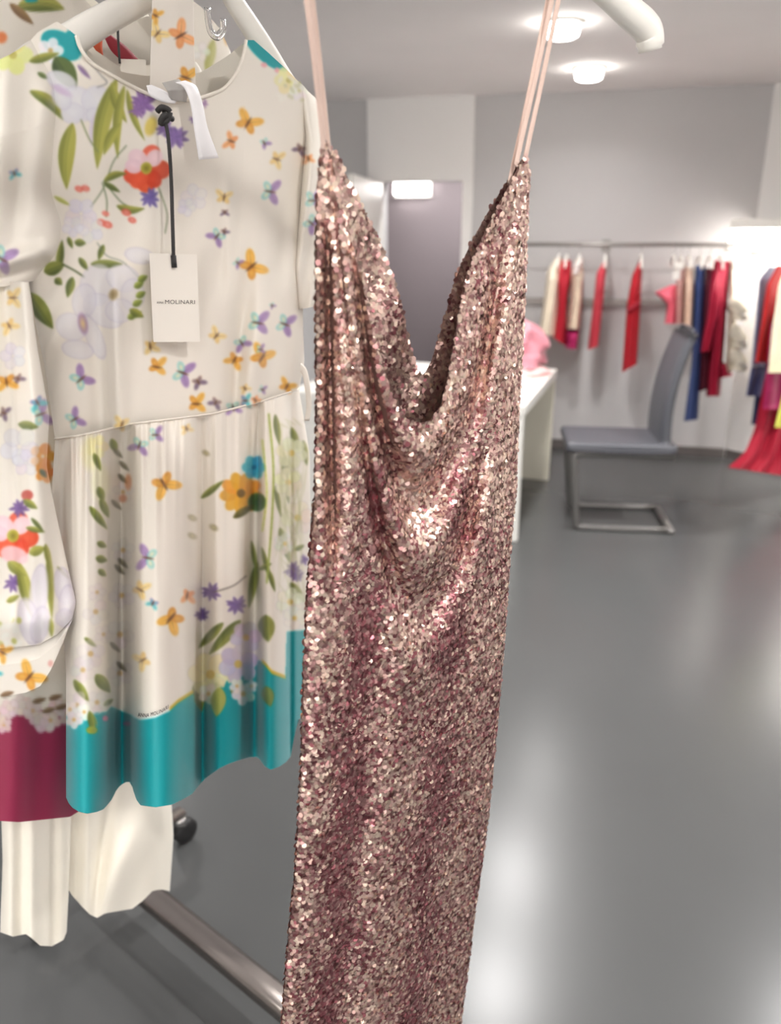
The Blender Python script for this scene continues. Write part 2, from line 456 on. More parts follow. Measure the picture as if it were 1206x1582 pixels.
    for (x, y, s_, a, k) in ((383, 190, 40, -60, 'o'), (357, 218, 26, 200, 'a'), (408, 221, 18, 60, 'p'), (427, 246, 26, 20, 'y'), (463, 230, 20, 120, 'd'), (476, 245, 18, 80, 'a'), (417, 296, 36, 10, 'p'),
                             (484, 310, 34, 0, 'p'), (481, 345, 30, 40, 'p'), (346, 305, 26, -80, 'y'), (347, 328, 13, 90, 'd'), (346, 358, 14, 60, 'd'), (335, 365, 28, 130, 'p'), (388, 412, 44, -40, 'o'), (367, 406, 16, 40, 'p'), (398, 499, 38, 10, 'p'), (440, 501, 34, 20, 'p'), (420, 472, 10, 60, 'p'),
                             (373, 530, 26, 60, 'p'), (334, 519, 26, -50, 'y'), (362, 556, 28, 120, 'o'), (405, 552, 40, -60, 'o'), (402, 540, 16, 0, 'p'), (242, 567, 32, 10, 'o'), (232, 535, 26, 80, 'y'), (282, 576, 38, 20, 'p'), (306, 590, 22, 60, 'd'), (378, 600, 16, 60, 'y'),
                             (303, 624, 32, 0, 'o'), (333, 622, 20, 120, 'd'), (360, 630, 24, 80, 'p'), (379, 619, 20, 0, 't'), (394, 618, 16, 60, 'a'), (443, 597, 26, -60, 'o'), (405, 602, 14, 20, 'p'), (125, 586, 38, -40, 'p'), (115, 648, 32, -30, 'p'), (188, 656, 26, -70, 'y'),
                             (22, 268, 18, 70, 't'), (2, 400, 46, 30, 'p'), (-50, 300, 34, 10, 'o'),
                             (253, 748, 44, 60, 'o'), (215, 688, 30, 110, 'p'), (240, 672, 26, 0, 'p'), (288, 662, 18, 70, 'y'), (228, 862, 38, 190, 'p'), (216, 911, 30, 30, 'y'), (289, 920, 26, 100, 'a'), (236, 932, 18, 120, 't'), (264, 955, 44, 130, 'o'), (220, 1020, 28, 150, 'y')):
        c.butterfly(x, y, s_ * 1.06, a, k, [.05, .2, .45, .1, .6][int(x + y) % 5])
    # skirt
    c.fade = .55
    for (x, y, r) in ((297, 800, 7), (297, 828, 7), (330, 815, 7), (318, 700, 6)):
        c.ell(x, y, r, r * .6, .5, (120, 110, 70), .7, 3, col2=(190, 180, 120))
    c.flower(150, 690, 18, (240, 230, 150), None, 5); c.ell(140, 700, 14, 26, 0, (240, 236, 180), .6, 8); c.ell(155, 745, 14, 30, 0, (232, 232, 180), .5, 8)
    for (x0, y0, x1, y1, w) in ((145, 700, 156, 728, 10), (152, 752, 160, 775, 12), (155, 770, 168, 800, 12), (138, 782, 166, 818, 12), (150, 838, 165, 845, 10), (148, 862, 166, 866, 12), (152, 880, 164, 890, 10), (172, 678, 180, 700, 12),
                                (114, 1050, 138, 1085, 14), (148, 1042, 170, 1070, 18), (130, 985, 150, 1000, 8), (138, 1100, 150, 1130, 12), (160, 1090, 175, 1080, 8)):
        c.leaf(x0, y0, x1, y1, w, (136, 144, 60), (72, 84, 38))
    for (x, y, r) in ((150, 915, 14), (148, 945, 20), (140, 1010, 22), (128, 1035, 20), (118, 1090, 22), (150, 1085, 18), (160, 980, 14), (190, 850, 18), (188, 920, 20), (185, 980, 22), (190, 760, 16), (185, 1040, 20)):
        c.flower(x, y, r, (222, 214, 214), (205, 175, 120), 5, rng.random() * 3, (176, 160, 170), .75)
    for (x, y) in ((182, 700), (190, 740), (180, 780), (190, 870), (185, 880), (178, 1000), (188, 1030), (192, 720)):
        c.leaf(x - 8, y - 8, x + 8, y + 8, 8, (118, 112, 84), (80, 70, 60), .7)
    c.ell(198, 745, 5, 12, 0, (214, 130, 70), .7, 3); c.ell(190, 770, 6, 6, 0, (200, 120, 80), .6, 3)
    c.fade = .95
    # right panels
    c.flower(372, 762, 32, (222, 160, 50), (110, 80, 30), 9, .2, None, .95, .3); c.flower(392, 722, 18, (60, 170, 195), (40, 110, 150), 6)
    c.ell(397, 776, 14, 14, 0, (70, 110, 60), .9, 2, col2=(40, 80, 45)); c.leaf(360, 800, 392, 780, 12, (110, 100, 40), (60, 60, 30))
    for (x0, y0, x1, y1, w) in ((310, 770, 346, 742, 10), (345, 962, 306, 1002, 14), (372, 958, 322, 1012, 18), (398, 868, 384, 940, 14), (388, 835, 398, 890, 8), (432, 815, 448, 870, 14), (404, 845, 420, 905, 8), (400, 880, 420, 870, 8), (410, 950, 414, 992, 26), (415, 880, 425, 915, 8),
                                (340, 1050, 335, 1105, 26), (412, 1058, 418, 1090, 20), (352, 1062, 368, 1085, 12), (448, 900, 470, 930, 14), (450, 660, 462, 700, 12), (425, 640, 432, 690, 10), (468, 680, 474, 720, 10), (438, 700, 446, 780, 12), (425, 750, 434, 800, 8), (455, 850, 470, 842, 8), (305, 1050, 312, 1100, 22)):
        c.leaf(x0, y0, x1, y1, w, (138, 142, 70), (66, 80, 40))
    for (x, y, r) in ((326, 914, 18), (366, 935, 20), (312, 950, 14), (452, 880, 16), (458, 890, 14), (470, 865, 10)):
        c.spiky(x, y, r, (130, 104, 165), 9)
    for (x, y, r, col) in ((325, 1042, 34, (232, 228, 180)), (368, 1026, 30, (200, 186, 214)), (380, 985, 24, (210, 200, 216)), (448, 930, 22, (236, 234, 214)), (460, 800, 26, (226, 220, 205)), (445, 745, 22, (228, 226, 190)), (455, 955, 18, (230, 226, 214)), (450, 700, 24, (222, 222, 180)), (440, 840, 16, (224, 220, 214))):
        c.flower(x, y, r, col, (215, 185, 90), 6, rng.random(), (176, 164, 180), .85)
    for i in range(40):
        c.leaf(425 + rng.random() * 50, 640 + rng.random() * 320, 425 + rng.random() * 50, 640 + rng.random() * 320, 4, (170, 172, 120), OLIVE, .18)
    c.stroke([(415, 640), (422, 720), (420, 800), (412, 900)], 3, (150, 165, 70)); c.stroke([(330, 915), (360, 905), (380, 890)], 2, (110, 100, 90))
    c.stroke([(405, 680), (412, 760), (405, 820)], 3, (190, 200, 80), .7)
    # border
    bx = np.array([-140, 98, 165, 172, 205, 215, 240, 262, 275, 299, 301, 320, 345, 390, 400, 408, 420, 441, 443, 540.])
    by = np.array([1105, 1105, 1100, 1092, 1106, 1111, 1107, 1097, 1085, 1070, 1088, 1078, 1046, 1036, 1020, 1026, 1040, 1048, 976, 968.])
    B = np.interp(c.X, bx, by)
    keep = c.a.copy()
    m = np.clip(c.Y - B + .5, 0, 1)[..., None]
    c.a = c.a * (1 - m) + np.array(TEAL, float) * m
    # blossoms and leaves growing over the border
    over = np.zeros(c.X.shape)
    for (x0, x1, dy) in ((100, 172, 22), (303, 398, 40)):
        sel = (c.X > x0) & (c.X < x1) & (c.Y < B + dy)
        wob = np.sin(c.X * .55) * 6 + np.sin(c.X * .21 + 1) * 8
        over = np.maximum(over, sel * (c.Y < B + dy * .45 + wob))
    notcream = np.linalg.norm(keep - np.array(CREAM), axis=2) > 12
    o = (over * notcream)[..., None]
    c.a = c.a * (1 - o) + keep * o
    for (x, y, r) in ((114, 1112, 14), (108, 1096, 13), (130, 1100, 13), (376, 1072, 18), (366, 1060, 12), (388, 1060, 10), (322, 1072, 16)):
        c.flower(x, y, r, (238, 234, 226), (215, 175, 90), 5, rng.random(), (190, 185, 190), .95)
    c.leaf(340, 1062, 334, 1108, 24, (170, 172, 90), OLIVE); c.leaf(410, 1060, 418, 1092, 20, (120, 135, 70), DKGREEN); c.leaf(138, 1098, 146, 1135, 12, (140, 150, 60), DKGREEN)
    c.ell(142, 1128, 9, 6, 0, (150, 160, 60)); c.ell(163, 1110, 5, 5, 0, (215, 120, 150)); c.ell(196, 1118, 6, 4, 0, (200, 90, 140), .8)
    for (x0, x1) in ((262, 299), (404, 441)):
        sel = (c.X > x0) & (c.X < x1)
        e = np.clip(3.4 - np.abs(c.Y - B + 1.5), 0, 1) * sel
        c.a = c.a * (1 - e[..., None]) + np.array((206, 178, 48.)) * e[..., None]
    e = np.clip(2.2 - np.abs(c.Y - B), 0, 1) * ((c.X > 205) & (c.X < 262))
    c.a = c.a * (1 - e[..., None]) + np.array((232, 236, 232.)) * e[..., None]
    c.soften(5)
    return c

def paint_burgundy_dress():
    c = Canvas(-260, -60, 420, 1320, CREAM)
    c.poppy(20, 828, 38); c.ell(22, 858, 22, 14, .3, (238, 200, 205), .9, 3)
    c.spiky(30, 785, 18, VIOLET, 9); c.spiky(20, 900, 18, VIOLET, 8)
    c.ell(42, 765, 9, 8, 0, (190, 90, 80)); c.leaf(36, 772, 58, 786, 12, OLIVE, DKGREEN)
    c.leaf(40, 815, 70, 822, 9, OLIVE, DKGREEN); c.leaf(48, 800, 68, 822, 7, (110, 115, 60), DKGREEN)
    for (x0, y0, x1, y1, w) in ((30, 870, 50, 955, 20), (12, 868, 40, 890, 18), (45, 855, 70, 846, 16), (75, 850, 80, 960, 12), (10, 930, 30, 920, 10), (88, 875, 108, 895, 6), (78, 955, 80, 985, 9), (70, 840, 78, 880, 10)):
        c.leaf(x0, y0, x1, y1, w, (170, 168, 80), (105, 112, 52))
    for (x, y, rx, ry, a) in ((60, 915, 14, 42, .1), (45, 960, 16, 36, -.2), (98, 905, 14, 28, -.15), (104, 930, 13, 26, .1), (62, 965, 14, 28, .2), (100, 955, 14, 14, 0)):
        c.ell(x, y, rx, ry, a, (216, 208, 218), .85, 4, col2=(228, 224, 228)); c.ring(x, y, rx, ry, a, (176, 166, 190), 1.1, .5)
    for i in range(26):
        c.ell(-30 + rng.random() * 60, 955 + rng.random() * 42, 5, 4, rng.random() * 3, (236, 234, 224) if i % 3 else (190, 190, 110), .9)
    c.flower(66, 705, 20, (228, 150, 60), None, 5); c.flower(70, 730, 16, (224, 140, 60), (180, 90, 30), 5); c.leaf(62, 725, 72, 738, 8, (70, 90, 80), DKGREEN)
    c.leaf(28, 655, 60, 660, 14, (140, 146, 84), DKGREEN); c.butterfly(63, 640, 40, -20, 'p'); c.butterfly(58, 622, 26, 60, 't')
    for (x, y, r) in ((30, 690, 30), (40, 715, 20), (20, 550, 20)):
        c.flower(x, y, r, (222, 217, 224), None, 5, rng.random(), (176, 168, 186), .6)
    c.butterfly(14, 503, 28, 60, 'y'); c.butterfly(28, 585, 20, 60, 'd'); c.butterfly(10, 590, 34, 80, 'o'); c.butterfly(6, 638, 22, 20, 'd')
    c.butterfly(45, 1046, 48, -50, 'o'); c.butterfly(4, 1008, 30, 30, 'o'); c.butterfly(-10, 1040, 24, 60, 't'); c.ell(78, 1025, 4, 5, 0, (220, 150, 140), .7, 2)
    c.butterfly(20, 460, 30, 0, 'y'); c.butterfly(-40, 600, 36, 0, 'p')
    # top of the garment
    c.leaf(28, 8, 100, 14, 30, (170, 168, 84), DKGREEN, bend=-.1); c.leaf(15, 5, 52, 38, 14, (150, 120, 80), (110, 80, 60)); c.ell(2, 58, 9, 9, 0, (228, 120, 60), .9, 4)
    c.ell(48, 0, 10, 4, 0, TEAL)
    c.leaf(330, 60, 318, 120, 16, (190, 190, 120), OLIVE, .8); c.leaf(356, 105, 346, 140, 20, (150, 165, 70), DKGREEN); c.ell(352, 45, 6, 22, .1, (214, 150, 50), .9, 3)
    for (x, y, r) in ((310, 80, 14), (330, 120, 16), (300, 130, 14)):
        c.flower(x, y, r, (238, 236, 230), None, 5, 0, (190, 186, 184), .8)
    bx = np.array([-260, 0, 20, 45, 70, 105, 420.]); by = np.array([1112, 1112, 1098, 1092, 1098, 1090, 1085.])
    B = np.interp(c.X, bx, by)
    m = np.clip(c.Y - B + .5, 0, 1)[..., None]; c.a = c.a * (1 - m) + np.array(BURG, float) * m
    for i in range(26):
        x = -120 + i * 9; y = np.interp(x, bx, by) + rng.random() * 34 - 12
        c.flower(x, y, 12 + rng.random() * 6, (226, 206, 200), (210, 170, 120), 5, rng.random(), (180, 150, 150), .9)
    for (x, y) in ((60, 1085), (85, 1080), (95, 1095), (75, 1100), (10, 1075)):
        c.leaf(x - 10, y, x + 12, y - 6, 9, (150, 120, 90), (90, 70, 50))
    c.soften(5)
    return c

# ---------------------------------------------------------------- materials
M_floor = mat('grey_resin_floor', (78, 79, 79), 0.26, spec=0.46, noise=0.05, nscale=1.2)
M_ceil = mat('ceiling_paint', (236, 232, 231), 0.9, spec=0.2, noise=0.015, nscale=2)
M_wall = mat('grey_wall_paint', (193, 191, 191), 0.8, spec=0.2, noise=0.02, nscale=2)
M_white_wall = mat('white_wall_paint', (236, 234, 232), 0.8, spec=0.2, noise=0.01, nscale=2)
M_corr = mat('corridor_grey_paint', (132, 123, 126), 0.7, spec=0.2, noise=0.02, nscale=2)
M_white = mat('white_lacquer', (236, 234, 228), 0.35)
M_cream_panel = mat('cream_laminate', (222, 217, 200), 0.45, noise=0.02, nscale=5)
M_hang = mat('white_plastic', (242, 238, 230), 0.3)
M_steel = mat('brushed_steel', (190, 188, 186), 0.22, metal=1.0)
M_dsteel = mat('dark_chrome', (188, 178, 172), 0.24, metal=1.0)
M_rubber = mat('black_rubber', (28, 27, 28), 0.5)
M_grail = mat('grey_rail_metal', (150, 146, 142), 0.4, metal=0.6)
M_base = mat('dark_baseboard', (96, 90, 88), 0.6)
M_leather = mat('grey_leatherette', (80, 81, 87), 0.45, bump=0.2, bscale=300)
M_leatherdark = mat('dark_leatherette', (58, 58, 64), 0.5)
M_glow = mat('lamp_diffuser', (255, 255, 255), 0.5, emit=(255, 250, 242), estr=22)
M_glow2 = mat('wall_lamp_diffuser', (255, 255, 255), 0.5, emit=(255, 252, 248), estr=9)
M_glow3 = mat('pelmet_diffuser', (255, 255, 255), 0.5, emit=(255, 248, 240), estr=3)
M_led = mat('led_diffuser', (255, 255, 255), 0.5, emit=(255, 250, 242), estr=12)

# ---------------------------------------------------------------- setting
RF = (O, WX, WY)
def struct(name, vf, m):
    o = mesh_obj(name, vf[0], vf[1], m, None, False); o['kind'] = 'structure'; return o

def ab(px, py, b=0.0):
    """back-wall coordinates (a, z) of a measured point on the plane b"""
    p = at_plane(np.array(px), np.array(py), W(0, b), WY)
    return float((p - O) @ WX), float(p[2])

A_L, A_R = -4.2, ab(1192, 129)[0] + 0.02
a_po_l, a_po_r = ab(569, 200)[0], ab(735, 150)[0]
a_do_l, z_do = ab(592, 281); a_do_r = ab(715, 290)[0]
B_REAR = -12.6
struct('floor', box(A_L - .1, A_R + 2.6, B_REAR - .1, 3.0, -0.1, 0.0, RF), M_floor)
struct('ceiling', box(A_L - .1, A_R + 2.6, B_REAR - .1, 3.0, ROOM_H, ROOM_H + .1, RF), M_ceil)
def merged(*vf): return join(*vf)
struct('wall_back', merged(box(A_L, a_do_l, 0, .12, 0, ROOM_H, RF), box(a_do_r, A_R, 0, .12, 0, ROOM_H, RF),
                           box(a_do_l, a_do_r, 0, .12, z_do, ROOM_H, RF)), M_wall)
# light pier around the doorway, a little proud of the wall
struct('trim_1', merged(box(a_po_l, a_do_l - .002, -.035, 0, 0, ROOM_H, RF), box(a_do_r + .002, a_po_r, -.035, 0, 0, ROOM_H, RF),
                        box(a_do_l - .002, a_do_r + .002, -.035, 0, z_do + .0, ROOM_H, RF)), M_white_wall)
struct('wall_left', box(A_L - .12, A_L, B_REAR, .12, 0, ROOM_H, RF), M_wall)
struct('wall_rear', box(A_L - .12, A_R + 2.6, B_REAR - .12, B_REAR, 0, ROOM_H, RF), M_white_wall)
# side wall runs outwards from the corner
cr = W(A_R, 0); sx = np.array([0.62, -0.785, 0.0]); sx /= np.linalg.norm(sx); sy = np.array([-sx[1], sx[0], 0.0])
RW = (cr, sx, sy)
struct('wall_right', box(-.02, 3.0, 0, .12, 0, ROOM_H, RW), M_white_wall)
SEG = (cr + sx * 3.0, -WY, WX)
struct('wall_side', box(0, 11.2, 0, .12, 0, ROOM_H, SEG), M_white_wall)
struct('baseboard_back', box(a_po_r, A_R, -.018, 0, 0, .065, RF), M_base)
struct('baseboard_right', box(0.02, 2.99, -.018, 0, 0, .065, RW), M_base)
# corridor behind the doorway
struct('wall_corridor', merged(box(a_do_l - .9, a_do_r + .9, 1.3, 1.4, 0, ROOM_H, RF), box(a_do_l - .9, a_do_l - .8, .12, 1.3, 0, ROOM_H, RF),
                               box(a_do_r + .8, a_do_r + .9, .12, 1.3, 0, ROOM_H, RF)), M_corr)
# door leaf swung into the room
hinge = W(a_do_l - .015, -.04); free = at_depth(np.array(541), np.array(266), 5.62); free[2] = 0
dx = free - hinge; dx[2] = 0; dl = np.linalg.norm(dx); dx /= dl
DF = (hinge, dx, np.array([-dx[1], dx[0], 0]))
d = struct('door_1', box(0.0, dl, -.02, .02, .006, z_do - .005, DF), M_white)
bevel(d, .003)
hnd = merged(sweep([hinge + dx * (dl - .07) + DF[2] * s + np.array([0, 0, 1.02]) for s in (.02, .06)], .009, n=10),
             sweep([hinge + dx * (dl - t) + DF[2] * .06 + np.array([0, 0, 1.02]) for t in (.06, .19)], .009, n=10))
h = mesh_obj('door_handle', hnd[0], hnd[1], M_steel, d, True)
# corridor wall lamp
a_l, z_l = ab(638, 291, 1.3)
wl = thing('wall_lamp', 'glowing oblong wall lamp on the grey wall seen through the open doorway', 'lamp', W(a_l, 1.24, z_l))
bk = part('backplate', box(a_l - .17, a_l + .17, 1.275, 1.30, z_l - .075, z_l + .075, RF), M_white, wl)
o = part('diffuser', box(a_l - .16, a_l + .16, 1.20, 1.275, z_l - .062, z_l + .062, RF), M_glow2, wl); bevel(o, .02, 3)
ll = bpy.data.lights.new('wall_lamp_bulb', 'AREA'); ll.shape = 'RECTANGLE'; ll.size = .3; ll.size_y = .1; ll.energy = 5; ll.color = (1, .95, .93)
lo = bpy.data.objects.new('bulb', ll); COL.objects.link(lo); p = W(a_l, 1.17, z_l)
lo.rotation_euler = Vector((-WY[0], -WY[1], 0)).to_track_quat('-Z', 'Y').to_euler(); lo.location = tuple(p)
put_local(lo, wl)

# ceiling downlights
def downlight(x, y, label, k):
    t = thing('ceiling_downlight', label, 'ceiling light', (x, y, ROOM_H), 'round ceiling downlights')
    part('rim', lathe([(.062, -.012), (.098, -.012), (.102, -.002), (.102, -.0002)], 28, (x, y, ROOM_H)), M_white, t, True)
    part('diffuser', lathe([(.01, -.066), (.058, -.066), (.074, -.058), (.078, -.045), (.08, -.0125)], 28, (x, y, ROOM_H)), M_glow, t, True)
    l = spot_light(x, y, k)
    lo = bpy.data.objects.new('bulb', l); COL.objects.link(lo); lo.location = (x, y, ROOM_H - .075)
    put_local(lo, t)
names = {0: 'round glowing downlight on the ceiling nearest the back wall', 1: 'round glowing downlight on the ceiling peeping below the white hanger'}
for i, (x, y) in enumerate(LAMPS):
    downlight(x, y, names.get(i, 'unseen round glowing ceiling downlight that lights the room'), DIM[i])

cl_ = W((a_do_l + a_do_r) / 2 + .1, .55, 0)  # hidden lamp, added so the corridor wall is lit
downlight(cl_[0], cl_[1], 'unseen round downlight added to the corridor ceiling beyond the doorway', 1.1)

# lit pelmet on the side wall above the hanging rail
ZP = 1.53
pel = thing('light_pelmet', 'white pelmet with a bright light strip above the side wall clothes rail', 'pelmet', cr + sx * 1.0 - sy * .2 + np.array([0, 0, ZP]))
o = part('casing', merged(box(.02, 2.6, -.36, -.34, ZP + .10, ZP + .16, RW), box(.02, 2.6, -.34, -.001, ZP + .13, ZP + .16, RW)), M_white, pel)
o = part('front_diffuser', box(.02, 2.6, -.36, -.345, ZP - .02, ZP + .099, RW), M_glow3, pel)
o = part('light_strip', box(.05, 2.58, -.30, -.05, ZP + .10, ZP + .129, RW), M_led, pel)
ll = bpy.data.lights.new('strip_bulb', 'AREA'); ll.shape = 'RECTANGLE'; ll.size = 2.3; ll.size_y = .2; ll.energy = 15; ll.color = (1, .97, .93)
lo = bpy.data.objects.new('bulb', ll); COL.objects.link(lo); lo.location = tuple(cr + sx * 1.3 - sy * .17 + np.array([0, 0, ZP + .09]))
lo.rotation_euler = (0, 0, math.atan2(sx[1], sx[0])); put_local(lo, pel)


# ---------------------------------------------------------------- furniture in the room
# white table
N0 = at_z(np.array(799), np.array(838), 0.0); ty = np.array([0.315, 0.949, 0]); tx = np.array([0.949, -0.315, 0])
TF = (N0, tx, ty)
TL = float(np.linalg.norm((at_z(np.array(858), np.array(741), 0.0) - N0)))
t = thing('display_table', 'white slab-sided display table behind the sequin gown, next to the grey chair', 'table', N0)
o = part('table_top', box(-1.35, .0, -.005, TL + .005, .70, .755, TF), M_white, t); bevel(o, .003)
o = part('side_panel', box(-1.34, -.005, .0, .045, 0.0005, .6995, TF), M_white, t); bevel(o, .003)
o = part('side_panel', box(-1.34, -.005, TL - .045, TL, 0.0005, .6995, TF), M_cream_panel, t); bevel(o, .003)

def heap(name, c, rx, ry, h, m, amp, seed, frame=TF, z0=.756, sq=2.4):
    n, k = 72, 34; V = []
    r_ = np.random.default_rng(seed); ph = r_.random(12) * 6.28
    for i in range(k):
        f = i / (k - 1)
        for j in range(n):
            a = 2 * math.pi * j / n
            prof = (1 - f ** sq) ** (1 / sq)
            w = 1 + amp * (math.sin(3 * a + ph[0] + 4 * f) * .5 + math.sin(5 * a - 7 * f + ph[1]) * .35 + math.sin(9 * a + 11 * f + ph[2]) * .2)
            zz = h * f * (1 + .12 * math.sin(2 * a + ph[3])) + amp * .06 * math.sin(11 * f * 2 + 3 * math.sin(2 * a + ph[4])) * (1 - f) * (f > .02)
            x = c[0] + rx * prof * w * math.cos(a); y = c[1] + ry * prof * w * math.sin(a)
            V.append(frame[0] + x * frame[1] + y * frame[2] + np.array([0, 0, z0 + max(0, zz)]))
    Fc = [tuple(q) for q in grid_faces(k, n, True)[:, ::-1]] + [tuple(range((k - 1) * n, k * n)), tuple(range(n - 1, -1, -1))]
    return mesh_obj(name, V, Fc, m)
M_pink = mat('pink_satin', (206, 134, 146), 0.36, noise=.06, nscale=6, sheen=.3)
M_palepink = mat('pale_pink_satin', (246, 198, 196), 0.4, noise=.04, nscale=6, sheen=.3)
tag(heap('folded_garment', (-.26, 1.02, 0), .24, .20, .055, M_palepink, .08, 3, sq=5), 'pale pink folded satin garment lying on the white table under the pink heap', 'clothing')
tag(heap('satin_garment', (-.27, 1.03, 0), .22, .18, .26, M_pink, .26, 5, z0=.812), 'crumpled pink satin garment heaped on top of the white table', 'clothing')

# cantilever chair
nl = at_z(np.array(888), np.array(818), 0.0); nr = at_z(np.array(1034), np.array(824), 0.0)
ex = nr - nl; cw = np.linalg.norm(ex); ex /= cw; ey = np.array([-ex[1], ex[0], 0])
CF = (nl, ex, ey)
t = thing('cantilever_chair', 'grey cantilever chair with a tall curved backrest and flat metal sled base', 'chair', nl)
def cl(pts): return np.array([CF[0] + p[0] * ex + p[1] * ey + np.array([0, 0, p[2]]) for p in pts])
DW = .40
M_cframe = mat('grey_chair_metal', (120, 118, 116), 0.35, metal=.7)
for yy in (0.0, DW):
    path = [(cw, yy, .014), (.06, yy, .014), (.015, yy, .022), (.0, yy, .06), (-.035, yy, .40), (-.02, yy, .435), (.03, yy, .448), (cw - .02, yy, .448)]
    v = sweep(catmull(cl(path), 5), .021, .011, up=ey, n=8, sq=.5)
    # section lies flat against the side: wide across, thin along
    part('leg', v, M_cframe, t, True)
part('base_bar', sweep(cl([(cw, -.02, .014), (cw, DW + .02, .014)]), .022, .0135, n=8, sq=.5), M_cframe, t, True)
part('cross_bar', sweep(cl([(.05, 0, .448), (.05, DW, .448)]), .012, .008, n=8), M_cframe, t, True)
o = part('seat', box(-.085, cw - .01, -.02, DW + .02, .458, .512, CF), M_leather, t); bevel(o, .022, 4)
part('seat_piping', sweep(catmull(cl([(-.088, -.02, .472), (cw * .5, -.024, .466), (cw - .02, -.02, .472)]), 6), .008, .012, n=8), M_leatherdark, t, True)
nb_, kb = 14, 16; V = []
for i in range(kb):
    f = i / (kb - 1); z = .50 + f * .60
    xc = cw - .075 - .015 * math.sin(f * 3.1) + .085 * f * f
    th = .036 * (1 - .3 * f)
    for j in range(nb_):
        a = 2 * math.pi * j / nb_
        ca, sa = math.cos(a), math.sin(a)
        V.append(cl([(xc + th * math.copysign(abs(sa) ** .6, sa) - .02 * (1 - ca * ca) * 0, DW / 2 + (DW / 2 + .015) * math.copysign(abs(ca) ** .35, ca), z)])[0])
Fc = [tuple(q) for q in grid_faces(kb, nb_, True)] + [tuple(range(nb_ - 1, -1, -1)), tuple(range((kb - 1) * nb_, kb * nb_))]
part('backrest', (np.array(V), Fc), M_leather, t, True)
xt = cw + .01
part('top_handle', sweep(catmull(cl([(xt, .06, 1.085), (xt + .004, .08, 1.115), (xt + .004, DW - .08, 1.115), (xt, DW - .06, 1.085)]), 5), .012, .010, n=8), M_leatherdark, t, True)

# ---------------------------------------------------------------- rails on the back wall and hanging clothes
RB = -.32
def rail_ab(px, py): return ab(px, py, RB)
a0 = a_po_r + .04; zr = rail_ab(990, 378)[1]
a1 = A_R - .05
t = thing('clothes_rail', 'long grey clothes rail fixed along the back wall with brackets', 'clothes rail', W(a0, RB, zr))
part('rail_tube', sweep([W(a0, RB, zr), W(a1, RB, zr)], .014, n=12), M_grail, t, True)
for a in (a0 + .08, (a0 + a1) / 2, a1 - .1):
    part('bracket', merged(box(a - .008, a + .008, RB, -.004, zr - .008, zr + .008, RF), box(a - .03, a + .03, -.008, -.0005, zr - .05, zr + .03, RF)), M_grail, t)
zl = ab(900, 466, -.03)[1]
t = thing('wall_bar', 'low grey bar running along the back wall behind the hanging clothes', 'rail', W(a0, -.03, zl))
part('bar', box(a0, ab(1062, 466, -.03)[0], -.03, -.018, zl - .022, zl + .022, RF), M_grail, t)
for a in (a0 + .2, ab(1040, 466, -.03)[0]):
    part('bracket', box(a - .02, a + .02, -.0179, -.0005, zl - .02, zl + .02, RF), M_grail, t)

def cloth_hanger(top, dirv, label, half=.19, group='white hangers on the back rail', neck=.075, drop=.07, m=M_hang, thick=.008):
    top = np.asarray(top, float); dirv = np.asarray(dirv, float)
    up = np.array([0, 0, 1.0])
    t = thing('clothes_hanger', label, 'hanger', top, group)
    c = top + up * (-neck)
    hk = [top + dirv * -.020 + up * -.004, top + dirv * -.018 + up * .010, top + up * .0175, top + dirv * .018 + up * .006, top + dirv * .012 + up * -.016, top + up * -.030, c]
    part('hook', sweep(catmull(hk, 5), .0022, n=8), M_steel, t, True)
    pts = [c - dirv * half - up * drop, c - dirv * half * .8 - up * drop * .55, c - dirv * half * .35 - up * drop * .1, c + up * .004, c + dirv * half * .35 - up * drop * .1, c + dirv * half * .8 - up * drop * .55, c + dirv * half - up * drop]
    part('shoulder_bar', sweep(catmull(pts, 5), thick, thick * 1.35, n=10), m, t, True)
    return t

def rail_garment(name, label, cat, px, pl, pr, m, group, df=.16, ztop=None, folds=5, seed=1, amp=.10, plane=None, nrm=None, hang=True, hlabel=None, nuf=26, nv=40, hpx=None, parts=(), back=.15, tagged=True):
    """pl, pr: left and right silhouette from top to bottom (photo survey), hung across the rail"""
    P0 = W(0, RB) if plane is None else plane; n = -WY if nrm is None else nrm
    top = [pl[0], pr[0]]; bot = [pl[-1], pr[-1]]
    S, u, v = coons(top, bot, pl, pr, nuf, nv, 3)
    r_ = np.random.default_rng(seed); ph = r_.random(4) * 6.28
    half = np.sqrt(np.clip(1 - (2 * u - 1) ** 2, 0, 1))
    tp = np.clip(.35 + v * 2.2, 0, 1)
    wob = 1 + amp * np.sin(folds * math.pi * u + ph[0] + v * 2) * np.clip(v * 2, 0, 1)
    dfr = df * half * tp * wob
    db = lambda U, Vv: back * np.sqrt(np.clip(1 - (2 * U - 1) ** 2, 0, 1)) * np.clip(.35 + Vv * 2.2, 0, 1) * (1 + amp * np.sin(folds * math.pi * U + ph[1]) * Vv)
    V, Fc, _ = garment(S, u, v, P0, n, dfr, db, nb=14)
    o = mesh_obj(name, V, Fc, m)
    if tagged: tag(o, label, cat, group)
    return o

